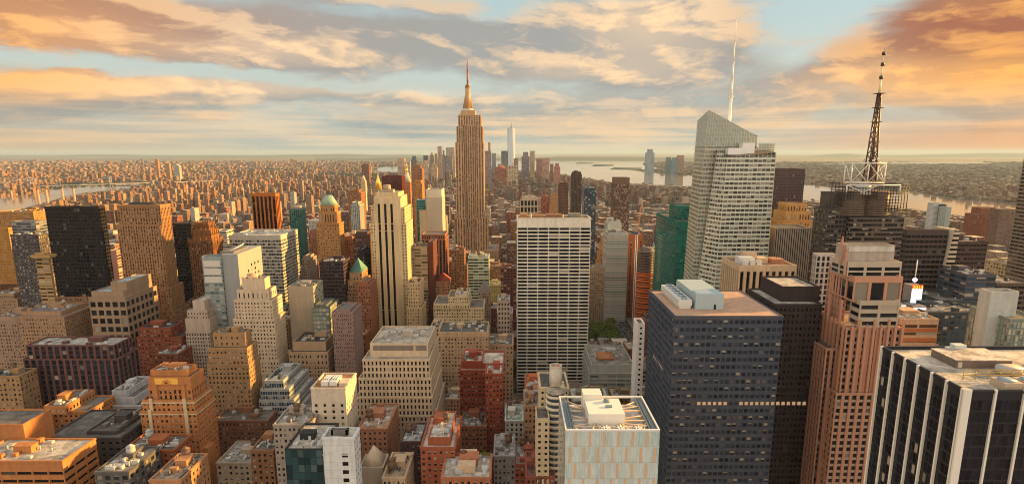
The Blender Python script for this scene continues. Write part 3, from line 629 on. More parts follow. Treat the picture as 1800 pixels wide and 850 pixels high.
# red pyramid roof
r,o,_,wm=hero('brick_tower','brown stone tower with a red tiled pyramid roof below the spired skyscraper',"tower",745,[(764,790,494,0)],ST(3,3.7,.45,.5),(.36,.19,.11),G_STD,u2=793,vb=540)
x0,x1,y0,y1,zb,z=o[0]; mb=MB(); mb.frustum((x0-.5,x1+.5,y0-.5,y1+.5),(x0+9,x1-9,(y0+y1)/2-.5,(y0+y1)/2+.5),z,zat(480,750)); mb.build('roof',flat_mat('red_tile',(.33,.07,.03),.7),r)
r,o,_,wm=hero('brick_tower','grey-tan gothic building with a steep gabled top left of the white gridded office slab',"tower",735,[(841,862,512,0)],fine,(.34,.25,.19),G_STD,D=20,vb=560)
x0,x1,y0,y1,zb,z=o[0]; mb=MB(); mb.mesh([(x0,y0,z),(x1,y0,z),((x0+x1)/2,y0,z+10),(x0,y1,z),(x1,y1,z),((x0+x1)/2,y1,z+10)],[(0,1,2),(5,4,3),(0,2,5,3),(1,4,5,2)]); mb.build('roof',wall_mat((.22,.19,.18)),r)
r,o,_,wm=hero('apartment_building','cream blank-walled stepped building above the beige hotel block',"building",640,[(799,823,518,3,ST(blank='fLR')),(787,824,521,4,fine),(762,825,533,0,fine),(762,850,540,2,fine)],fine,(.60,.46,.29),G_STD,D=34,vb=580,cl=6,tank=1)
hero('office_building','narrow white-fronted building with a red brick middle, left of the white gridded office slab',"building",640,[(875,896,528,0)],ST(3,5,.5,.5),(.45,.34,.26),G_DARK,D=30,vb=570,cl=3)
hero('hotel','beige brick hotel block with a white-framed top floor in the centre',"hotel",545,[(770,857,583,0,ST(4,4.5,.6,.5,.3,top=1)),(770,858,590,-.3,ST(2.9,3.5,.5,.5)),],fine,(.52,.37,.23),G_STD,D=36,vb=700,cl=9,tank=1,roof=(.10,.10,.09))
hero('hotel','beige wing set back behind the left side of the hotel block',"hotel",560,[(756,772,575,0)],fine,(.50,.37,.25),G_STD,D=30,vb=650,cl=2)
hero('apartment_building','beige ornate building with rooftop tanks right of the hotel block',"building",560,[(857,902,605,0)],ST(3.3,4.2,.4,.5),(.50,.34,.22),G_STD,D=36,vb=680,cl=8,tank=1)
# ESB
def esb():
    Y=1262; rt=root('art_deco_tower',(xat(824,Y,200),Y,0),'the tallest stepped limestone skyscraper at centre, with a mast and antenna spire','skyscraper')
    wm=wall_mat((.50,.33,.20)); sm=wall_mat((.20,.11,.07),.6,.15); rm=roof_mat((.3,.25,.2)); mb=MB(); wins=[]
    s=ST(5.2,3.8,.5,.55,.9,'v',top=1.0)
    def T(u0,u1,v,dy,vb,D,st=s):
        y=Y+dy; z=zat(v,y); zb=zat(vb,y) if vb else 0
        tier(mb,wins,xat(u0,y,z),xat(u1,y,z),y,y+D,zb,z,st); return (xat(u0,y,z),xat(u1,y,z),y,y+D,zb,z)
    A=T(810,835,194,14,202,28,ST(blank='fLR')); B=T(805,845,202,8,222,44)
    T(802,814,222,3,253,50); T(836,848.5,222,3,253,50); T(813,837,219,6,400,44,ST(4.4,3.8,.55,.6,.9,'v',top=1))
    T(800,815,250,0,383,56); T(836,850,250,0,383,56)
    T(799,818,383,-4,None,62); T(834,857,383,-4,None,62); T(816,836,400,2,None,40)
    T(797,800,405,-8,None,50); T(780,875,440,-16,None,90,ST(3.2,3.8,.45,.5,.5))
    mb.build('wall',[wm,sm,rm],rt); split_windows(wins,rt,glass_mat((.05,.035,.03),.25,.15,.0),0)
    cx=xat(822.8,Y+28,330); cy=Y+28; z=lambda v: zat(v,cy)
    m=MB(); m.frustum((cx-16,cx+16,cy-14,cy+14),(cx-13,cx+13,cy-12,cy+12),z(201),z(197)); m.frustum((cx-12,cx+12,cy-11,cy+11),(cx-9.5,cx+9.5,cy-9,cy+9),z(197),z(191)); m.build('observation_deck',wall_mat((.6,.55,.45),.4),rt)
    m=MB(); m.prism(cx,cy,6.0,4.8,z(191),z(154),16)
    for a in range(4):
        t=a*math.pi/2; c,s_=math.cos(t),math.sin(t)
        m.mesh([(cx+c*p-s_*q,cy+s_*p+c*q,zz) for p,zz in ((4,z(191)),(10.5,z(191)),(5.6,z(168)),(4,z(158))) for q in (-1.3,1.3)],[(0,2,4,6),(1,7,5,3),(0,1,3,2),(2,3,5,4),(4,5,7,6)])
    m.build('mast',wall_mat((.50,.34,.20),.45),rt)
    m=MB(); m.prism(cx,cy,5.6,5.4,z(154),z(151),16); m.prism(cx,cy,4.6,2.2,z(151),z(147),16); m.build('mast_cap',flat_mat('bronze_metal',(.3,.17,.08),.4,.5),rt)
    m=MB(); m.prism(cx,cy,1.8,1.4,z(147),z(124),8); m.prism(cx,cy,1.1,.8,z(124),z(110),8); m.prism(cx,cy,.6,.35,z(110),z(97),6)
    for v in (142,136,130,124,116): m.prism(cx,cy,2.4,2.4,z(v),z(v)+1.0,8)
    m.build('antenna',flat_mat('mast_steel',(.34,.16,.10),.5,.3),rt)
    HERO.append(dict(x0=xat(779,Y-16,100),x1=xat(877,Y-16,100),y0=Y-16,y1=Y+76,u0=798,u1=858,v=98,vb=437,name='art_deco_tower',label='the spired skyscraper',h=400))
esb()
# Grace building
r,o,_,wm=hero('office_tower','broad white slab with a grid of dark windows and a blank top band',"skyscraper",650,
  [(909,1039,383,0)],ST(10.4,3.75,.93,.64,.7,'p',top=9.5),(.84,.75,.62),glass_mat((.012,.013,.02)  ,.06,.08,0),D=34,vb=680,roof=(.20,.13,.08))
x0,x1,y0,y1,zb,z=o[0]
for i,(a,b,h,m) in enumerate(((.04,.14,3,wall_mat((.4,.2,.1))),(.18,.36,2,wall_mat((.35,.2,.12))),(.40,.62,2.6,wall_mat((.3,.16,.1))),(.72,.88,3,wall_mat((.25,.24,.2))))):
    q=MB(); q.box(x0+(x1-x0)*a,x0+(x1-x0)*b,y0+10+2*i,y0+22+i,z-1,z+h); q.build('bulkhead',m,r)
q=MB(); q.prism(x0+14,y0+8,1.6,1.6,z-1,z+3.5,10); q.prism(x0+48,y0+8,1.2,1.2,z-1,z+3,10); q.build('vent',wall_mat((.5,.4,.3)),r)
# ================= right of the white slab
hero('office_tower','dark apartment tower with a cream crown above the low roofs beyond the white slab',"apartment tower",1150,[(1081,1107,312,1,ST(blank='fLR')),(1080,1108,322,0)],ST(3.0,3.7,.75,.55,.3,'p'),(.17,.11,.08),G_STD,sp=None,D=32,vb=400,limit=0)
for u0,u1,v,Y,c,lb,vb,stt,gl in ((1006,1023,306,1350,(.10,.07,.06),'dark stepped tower behind the right corner of the white slab',372,ribs,G_DARK),(1027,1048,334,1200,(.12,.16,.19),'blue glass tower with a white top edge behind the white slab',412,curtain,G_BLUE),
   (915,945,350,1150,(.50,.40,.30),'short block with pale columns peeping over the white slab',376,ST(6,12,.7,.8,.8,'v'),G_BLK),(983,999,324,1500,(.16,.09,.06),'brown tower left of the dark stepped tower',372,fine,G_DARK),
   (952,966,348,1300,(.30,.10,.06),'red brick tower peeping over the white slab',374,fine,G_STD),(968,984,345,1700,(.42,.24,.12),'tan tower left of the brown tower over the white slab',372,fine,G_STD),
   (1068,1093,392,1000,(.52,.52,.46),'white and teal banded block right of the white slab',436,ST(30,3.8,.98,.5,.3,'h'),G_TEAL),(1066,1105,412,950,(.48,.46,.42),'wide white banded block in front of the teal banded one',440,ST(30,3.8,.98,.5,.3,'h'),G_GRN),
   (1037,1068,474,960,(.46,.33,.22),'beige ribbed block beside the right edge of the white slab',532,ribs,G_STD),(1070,1097,460,965,(.24,.14,.10),'brown stone ziggurat right of the beige ribbed block',525,fine,G_DARK)):
    hero('office_tower',lb,'tower',Y,[(u0+(u1-u0)*.08,u1-(u1-u0)*.08,v-4,4),(u0,u1,v,0)],stt,c,gl,D=28,vb=vb,limit=0,cl=2)
r,o,_,wm=hero('art_deco_tower','golden-tan ziggurat tower with many setbacks right of the white slab',"tower",1040,
  [(1063,1077,410,12),(1060,1083,417,8),(1057,1086,430,4),(1054,1089,445,2),(1052,1090,462,0)],fine,(.50,.30,.14),G_STD,D=22,vb=480,limit=0)
hero('office_tower','rust-orange narrow tower with a dark roof left of the building under construction',"office tower",985,[(1100,1130,412,3,ST(blank='fLR')),(1097,1131,422,0)],ST(8,3.8,.35,.6,.4,'p'),(.40,.15,.07),G_BLUE,D=30,vb=560,limit=0,cl=3)
# tower under construction
def site():
    Y=900; z=zat(444,Y); cx=xat(1138,Y+18,z); cy=Y+18; R0=(xat(1158,Y+18,z)-xat(1119,Y+18,z))/2
    rt=root('construction_tower',(cx,cy,0),'round concrete tower under construction with orange safety netting on its lower floors','tower')
    conc=wall_mat((.22,.17,.15)); core=flat_mat('raw_concrete',(.12,.10,.09)); net=flat_mat('safety_netting',(.72,.16,.03),.8)
    k=0; zz=z; mb=MB(); nb=MB()
    mb.prism(cx,cy,R0*.55,R0*.55,0,z+5,14)
    mb.build('core',core,rt)
    while zz>0:
        s=MB(); s.prism(cx,cy,R0,R0,zz-.5,zz,28); s.build('floor_slab',conc,rt)
        for a in range(12):
            if k==0: t=a*math.pi/6; cb=MB(); cb.prism(cx+R0*.88*math.cos(t),cy+R0*.88*math.sin(t),.45,.45,0,zz-.5,6); cb.build('column',core,rt)
        if k>=8:
            q=MB(); n=28
            a=np.arange(n+1)/n*2*math.pi; P=[]
            for i in range(n):
                hh=2.4 if k%2 else 1.4
                P.append([(cx+(R0+.12)*math.cos(a[i]),cy+(R0+.12)*math.sin(a[i]),zz-.4),(cx+(R0+.12)*math.cos(a[i+1]),cy+(R0+.12)*math.sin(a[i+1]),zz-.4),(cx+(R0+.12)*math.cos(a[i+1]),cy+(R0+.12)*math.sin(a[i+1]),zz+hh),(cx+(R0+.12)*math.cos(a[i]),cy+(R0+.12)*math.sin(a[i]),zz+hh)])
            q.quads(P); q.build('netting',net,rt)
        zz-=4.0; k+=1
        if k>34: break
    rr=MB()
    for a in range(16):
        t=a*math.pi/8; rr.prism(cx+R0*.9*math.cos(t),cy+R0*.9*math.sin(t),.2,.2,z,z+4,5)
    rr.box(cx-R0*.6,cx+R0*.3,cy-4,cy+4,z+.1,z+3.4); rr.build('formwork',flat_mat('rust_steel',(.20,.06,.04)),rt)
    HERO.append(dict(x0=cx-R0,x1=cx+R0,y0=Y,y1=Y+2*R0,u0=1119,u1=1159,v=436,vb=560,name='construction_tower',label='round concrete tower under construction',h=z))
    # crane
    X0=xat(1117,Y-12,100); Yc=Y-12; zt=zat(411,Yc)
    cr=root('tower_crane',(X0,Yc,0),'white lattice tower crane with a raised jib standing beside the round tower under construction','crane')
    wp=flat_mat('white_paint',(.75,.70,.62),.5); m=MB(); h=1.3
    for sx in (-h,h):
        for sy in (-h,h): m.beam((X0+sx,Yc+sy,0),(X0+sx,Yc+sy,zt),.42)
    n=int(zt/3); 
    for i in range(n):
        a,b=i*3,(i+1)*3; s=1 if i%2 else -1
        m.beam((X0-h*s,Yc-h,a),(X0+h*s,Yc-h,b),.25); m.beam((X0-h,Yc-h*s,a),(X0-h,Yc+h*s,b),.25); m.beam((X0+h,Yc-h*s,a),(X0+h,Yc+h*s,b),.25)
    m.build('mast',wp,cr)
    m=MB(); m.box(X0-2,X0+2,Yc-2,Yc+2,zt,zt+2.6); m.box(X0-8,X0-2,Yc-1.6,Yc+1.6,zt+.6,zt+3.4); m.build('cab',flat_mat('crane_blue',(.04,.10,.22),.4),cr)
    m=MB(); tip=(xat(1127,Yc+10,zat(362,Yc+10)),Yc+10,zat(362,Yc+10)); b0=(X0+1,Yc,zt+2.6)
    for d in (-1,1): m.beam((b0[0]+d,b0[1],b0[2]),(tip[0]+d*.4,tip[1],tip[2]),.35)
    for i in range(14):
        t0,t1=i/14,(i+1)/14; s=1 if i%2 else -1
        f=lambda t,d:(b0[0]+(tip[0]-b0[0])*t+d*(1-.6*t),b0[1]+(tip[1]-b0[1])*t,b0[2]+(tip[2]-b0[2])*t)
        m.beam(f(t0,-s),f(t1,s),.22)
    m.beam((X0-5,Yc,zt+3),(X0-3,Yc,zt+12),.4); m.beam((X0-3,Yc,zt+12),tip,.15); m.build('jib',flat_mat('crane_orange',(.65,.22,.08),.5),cr)
site()
# green glass pair
hero('office_tower','dark green glass tower with a lower front wing, left of the tall faceted glass skyscraper',"skyscraper",735,
  [(1191,1229,362,26,None,40),(1191,1230,389,0)],ST(3.0,3.8,.9,.74,.15,'h',top=3),(.012,.13,.105),G_TEAL,u2=1163,vb=500,limit=100,roof=(.10,.07,.06),minpx=2)
# faceted glass skyscraper
def facet():
    Y=590; rt=root('glass_tower',(xat(1290,Y,100),Y,0),'tall faceted glass skyscraper with a slanted crystal top and a white spire','skyscraper')
    fr=wall_mat((.60,.61,.51),.35,.08,kind='frame'); gl=glass_mat((.06,.052,.045),.25,.08,0,bc=(.34,.27,.18)); pale=glass_mat((.30,.31,.24),.0,.12,0,spec=.7,vary=.25)
    fr2=wall_mat((.50,.50,.41),.4,.10,kind='frame'); GP=[]
    pt=lambda u,v,y:(xat(u,y,zat(v,y)),y,zat(v,y))
    zb=0
    # outlines of each face, left-bottom/right-bottom/right-top/left-top
    def face(p,kind,bay=4.6,fl=4.15,part='window'):
        a,b,c,d=[np.array(q,float) for q in p]   # bl, br, tr, tl
        n=np.cross(b-a,d-a); n/=np.linalg.norm(n)
        if np.dot(n,np.array([0,0,CH])-a)<0: n=-n
        zt=max(c[2],d[2]); nf=max(1,int((zt-0)/fl)); 
        def edge(p0,p1,z):
            t=(z-p0[2])/(p1[2]-p0[2]) if abs(p1[2]-p0[2])>1e-6 else 0; return p0+(p1-p0)*t
        S=[];G=[];M=[]
        lines=np.arange(nf+1)*fl
        W=np.linalg.norm(b-a); nb=max(2,round(W/bay))
        def row(z):   # left/right points of the face at height z, honouring a sloped top
            L=edge(a,d,min(z,d[2])) ; Rr=edge(b,c,min(z,c[2]))
            if z>d[2]+1e-6:
                t=(z-d[2])/(c[2]-d[2]); L=d+(c-d)*t
            if z>c[2]+1e-6:
                t=(z-c[2])/(d[2]-c[2]); Rr=c+(d-c)*t
            return L,Rr
        for j in range(nf):
            z0=j*fl; z1=min((j+1)*fl,zt-.05)
            if z1-z0<.3: continue
            zs=z0+(z1-z0)*.42
            L0,R0=row(z0);Ls,Rs=row(zs);L1,R1=row(z1)
            solid = kind=='band' or (kind=='mixed' and z0<zat(262,yb) and z1<zt-8)
            if solid: S.append([L0+n*.25,R0+n*.25,Rs+n*.25,Ls+n*.25]); S.append([Ls+n*.25,Rs+n*.25,Rs,Ls]); S.append([L0+n*.25,R0+n*.25,R0,L0])
            else: Ls,Rs=L0,R0
            for i in range(nb):
                s0,s1=i/nb,(i+1)/nb
                (G if solid or kind!='mixed' else GP).append([Ls+(Rs-Ls)*s0,Ls+(Rs-Ls)*s1,L1+(R1-L1)*s1,L1+(R1-L1)*s0])
            if not solid: S.append([L0+n*.15-[0,0,.15],R0+n*.15-[0,0,.15],R0+n*.15+[0,0,.15],L0+n*.15+[0,0,.15]])
        for i in range(nb+1):
            s=i/nb; p0=a+(b-a)*s; p1=d+(c-d)*s; w=(b-a)/W*.22
            S.append([p0-w+n*.3,p0+w+n*.3,p1+w+n*.3,p1-w+n*.3])
        m=MB(); m.quads(S); m.build('frame',fr if kind=='band' else fr2,rt)
        return G
    # back (left, taller) crystal
    yb=Y+24; yB=Y+70
    bl=(xat(1206,yb,0)+0,yb,0); 
    LB=(pt(1213,500,yb)[0]-4,yb,0); TL=pt(1246,193,yb); MR=pt(1331,239,yb); MRb=(MR[0],yb,0)
    TLb=(TL[0]+3,yB,TL[2]-8); MRB=(MR[0],yB,MR[2]); LBB=(LB[0]+6,yB,0)
    ALL=[face((LB,MRb,MR,TL),'mixed',3.2,4.15), face((LBB,LB,TL,TLb),'mixed',3.2,4.15)]
    c=MB(); c.mesh([MRb,(MR[0],yB,0),MRB,MR],[(0,1,2,3)]); c.mesh([TL,MR,MRB,TLb],[(0,1,2,3)]); c.mesh([LBB,TLb,MRB,(MR[0],yB,0)],[(0,1,2,3)]); c.build('rear_cladding',fr,rt)
    # front (right) crystal with a tapering chamfer
    fTL=pt(1279,276,Y); fTR=pt(1364,268,Y+1); fBL=(pt(1258,500,Y)[0]-6,Y,0); fBR=(fTR[0]+1,Y+1,0)
    cTL=pt(1262,263,Y+16); cBL=(pt(1217,500,Y+24)[0]-6,Y+24,0)
    ALL.append(face((fBL,fBR,fTR,fTL),'band',5.2,4.15)); ALL.append(face((cBL,fBL,fTL,cTL),'band',5.2,4.15))
    rTR=(fTR[0],yb+30,fTR[2]+6); rBR=(fBR[0],yb+30,0); ALL.append(face((fBR,rBR,rTR,fTR),'band',5.2,4.15))
    c=MB(); c.mesh([cTL,fTL,fTR,rTR,(cTL[0]+4,yb+28,fTR[2])],[(0,1,2,3,4)]); c.mesh([rTR,rBR,(cBL[0]+10,yb+31,0),(cTL[0]+4,yb+28,fTR[2])],[(0,1,2,3)]); c.build('roof',roof_mat((.12,.10,.09)),rt)
    G=[np.array(g) for g in ALL]; gl2=glass_mat((.16,.15,.11),.2,.08,.0,bc=(.34,.29,.2),vary=.5); split_windows(G[:2],rt,gl2,40,1); split_windows([np.array(GP)],rt,pale,0,1); split_windows(G[2:],rt,gl,100,1)
    # top glass screen at right
    s=MB(); zz=zat(252,Y+20); zq=zat(270,Y)
    xa,xb=xat(1334,Y+20,zz),xat(1362,Y+20,zz)
    for i in range(7):
        t=xa+(xb-xa)*i/6; s.beam((t,Y+20,zq),(t,Y+20,zz+i*.25),.25)
    for k in range(5): s.beam((xa,Y+20,zq+k*2.2),(xb,Y+20,zq+k*2.2),.22)
    s.build('screen_frame',fr,rt); s=MB(); s.box(xa,xb,Y+20.2,Y+20.3,zq,zz); s.build('screen_glass',pale,rt)
    w=flat_mat('white_paint',(.78,.76,.70),.5)
    s=MB(); a=pt(1281,260,Y+10); s.box(a[0]-1,a[0]+13,Y+8,Y+16,zq-1,zat(260,Y+10)); s.build('bulkhead',w,rt)
    s=MB(); a=pt(1305,251,Y+12); s.box(a[0],pt(1326,251,Y+12)[0],Y+10,Y+20,zq-1,a[2]); s.build('bulkhead',w,rt)
    # spire
    s=MB(); bz=zat(216,yb+12); b0=(xat(1282,yb+12,bz),yb+12); tz=zat(30,yb+12); segs=[(216,170,1.7,1.4),(170,140,1.3,1.1),(140,110,1.0,.85),(110,75,.7,.55),(75,30,.42,.15)]
    for v0,v1,r0,r1 in segs:
        s.prism(b0[0],b0[1],r0,r1,zat(v0,b0[1])-(20 if v0==216 else 0),zat(v1,b0[1]),8)
        s.prism(b0[0],b0[1],r0*1.35,r0*1.35,zat(v1,b0[1])-.4,zat(v1,b0[1])+.4,8)
    s.build('spire',flat_mat('white_steel',(.82,.78,.66),.45),rt)
    HERO.append(dict(x0=LB[0],x1=fBR[0],y0=Y,y1=yB,u0=1213,u1=1366,v=193,vb=500,name='glass_tower',label='tall faceted glass skyscraper',h=290))
facet()
# cream column block
r,o,_,wm=hero('office_tower','cream block of closely spaced stone fins at the foot of the faceted skyscraper',"office tower",455,
  [(1300,1401,466,0)],ST(4.6,60,.55,.97,1.3,'v',top=4.5),(.62,.46,.31),G_BLK,u2=1269,vb=540,cl=0,sp=(.16,.11,.09),roof=(.34,.2,.13))
x0,x1,y0,y1,zb,z=o[0]; wp=flat_mat('painted_metal',(.62,.60,.56),.5)
for a,b,c,d,h,m in ((.08,.35,.25,.5,4,wp),(.45,.62,.35,.6,3,wm),(.68,.9,.3,.55,2.4,wall_mat((.4,.2,.12))),(.3,.55,.7,.9,5,wm)):
    q=MB(); q.box(x0+(x1-x0)*a,x0+(x1-x0)*b,y0+(y1-y0)*c,y0+(y1-y0)*d,z-1,z+h); q.build('bulkhead',m,r)
for i in range(3): put('air_conditioner',wp,r,x0+6+i*5,y0+6,z-1,4,5,4)
hero('office_tower','dark slab tower with a black rim right of the faceted skyscraper',"skyscraper",800,[(1364,1416,297,0)],ST(2.0,3.8,.5,.6,.3,'p',top=6),(.09,.06,.06),G_DARK,D=30,vb=395,limit=0,roof=(.03,.03,.03))
q=hero('art_deco_tower','golden-tan stepped hotel tower in front of the black-rimmed slab',"tower",690,[(1385,1419,358,8),(1380,1425,372,4),(1377,1428,388,0)],ST(3,7,.4,.6),(.50,.30,.13),G_STD,D=26,vb=397,limit=0)
hero('office_tower','grey office slab with fine pale vertical ribs in front of the stepped hotel tower',"office tower",600,[(1364,1427,400,0)],ST(2.2,60,.5,.97,.8,'v',top=1),(.40,.33,.27),G_BLK,sp=(.08,.06,.05),D=30,vb=490,limit=0,roof=(.08,.07,.07))
hero('office_tower','white ribbed gridded tower left of the pink granite tower',"office tower",430,[(1436,1470,446,0)],ST(3.6,4.0,.62,.78,.9,'g'),(.48,.43,.38),G_DARK,sp=(.48,.43,.38),u2=1432,vb=530,limit=60)
# dark tower with penthouse roof
hero('office_tower','black office tower with a dark square penthouse, behind the broad charcoal tower',"office tower",350,
  [(1375,1442,503,10,ST(blank='fLR')),(1362,1446,534,0,ST(2.6,3.8,.5,.5,.4,top=1.5))],ST(2.6,3.8,.5,.5),(.045,.032,.032),G_BLK,u2=1338,vb=860,cl=0,roof=(.50,.45,.38),limit=60)
# broad charcoal tower
r,o,_,wm=hero('office_tower','broad charcoal office tower with a tan roof carrying a row of fans',"skyscraper",300,
  [(1186,1377,555,0)],ST(2.75,3.9,.74,.50,.35,'p',top=1.2),(.066,.075,.100),glass_mat((.025,.032,.05),.13,.10,.0,bc=(.14,.12,.13)),u2=1141,vb=900,roof=(.56,.46,.34))
x0,x1,y0,y1,zb,z=o[0]
q=MB(); q.box(x0-.15,x1+.15,y0-.15,y1+.15,z-1.0,z-.4); q.build('parapet',wall_mat((.5,.33,.24)),r)
ax0,ax1=xat(1176,y1-12,z),xat(1216,y1-12,z); u=MB(); yA0,yA1=y0+16,y1-4; X0=xat(1207,yA0,z); X1=xat(1232,yA0,z)
X0=x0+6; X1=x0+13
u.box(X0,X1,yA0,yA1,z+1.2,z+4.2); u.box(X0+.6,X1-.6,yA0+.3,yA1-.3,z-.9,z+1.2); u.build('cooling_tower',flat_mat('painted_metal',(.62,.60,.55),.5),r)
for i in range(6):
    yy=yA0+(yA1-yA0)*(i+.5)/6; q=MB(); q.prism((X0+X1)/2,yy,1.7,1.5,z+4.2,z+5.4,14); fh_=q.build('fan_housing',flat_mat('steel_blue',(.30,.38,.42),.4,.3),r)
    q=MB(); q.prism((X0+X1)/2,yy,1.3,1.3,z+5.42,z+5.46,14); q.build('fan',flat_mat('dark_metal',(.04,.04,.05)),fh_)
q=MB(); bx0=x0+14.5; bx1=x0+29; by0=y0+15; by1=y1-5; q.box(bx0,bx1,by0,by1,z-.9,z+7.5); pent_=q.build('penthouse',wall_mat((.38,.45,.46),.6,.06),r)
q=MB(); q.box(bx0+1,bx0+9,by0+2,by0+10,z+7.51,z+7.9); q.build('roof_hatch',flat_mat('painted_metal',(.6,.6,.58)),pent_)
q=MB(); q.box(bx1-5,bx1-3.8,by0-.06,by0-.01,z-.8,z+2.2); q.build('door',G_DARK,pent_)
lw=flat_mat('peach_blind',(.80,.58,.40),.5)  # even peach colour for the pale blinds
zl=zat(711,300); nb=round((x1-x0)/2.75); fh=(z-1.2)/max(1,round((z-1.2)/3.9))
jf=round(zl/fh-.5)
for i in range(5,26):
    if i in (11,12): continue
    q=MB(); bw=(x1-x0)/nb; xa=x0+i*bw*1.0+bw*.19; zc=jf*fh; q.box(xa,xa+bw*.62,y0+.22,y0+.3,zc+fh*.27,zc+fh*.74); q.build('pale_blind',lw,r)
nb2=round((y1-y0)/2.75); bw=(y1-y0)/nb2
for i in range(6,15):
    q=MB(); ya=y0+i*bw+bw*.19; zc=jf*fh+fh*3; q.box(x0+.22,x0+.3,ya,ya+bw*.62,zc+fh*.27,zc+fh*.74); q.build('pale_blind',lw,r)
# white sliver and low block near the park
hero('apartment_building','thin white tower squeezed behind the left edge of the charcoal tower',"tower",400,[(1121,1134,568,0)],ST(4.5,3.6,.3,.4),(.74,.70,.66),G_DARK,D=14,vb=690,limit=60)
r,o,_,wm=hero('office_building','low grey block with a dark banded facade and a cluttered roof below the park',"office building",560,
  [(1040,1115,640,0,ST(blank='fLR')),(1037,1116,655,-1,ST(9,4.2,.9,.62,.5,'p'))],ST(9,4.2,.9,.62,.5,'p'),(.42,.42,.38),G_GRN,D=60,vb=700,cl=8,roof=(.26,.22,.18))
x0,x1,y0,y1,zb,z=o[0]; q=MB(); 
for i in range(7): q.beam((x0+8,y0+14+i*3,z+1),(x0+24,y0+14+i*3,z+1),1.4)
q.build('pipe_bank',flat_mat('rusty_pipe',(.42,.16,.05)),r)
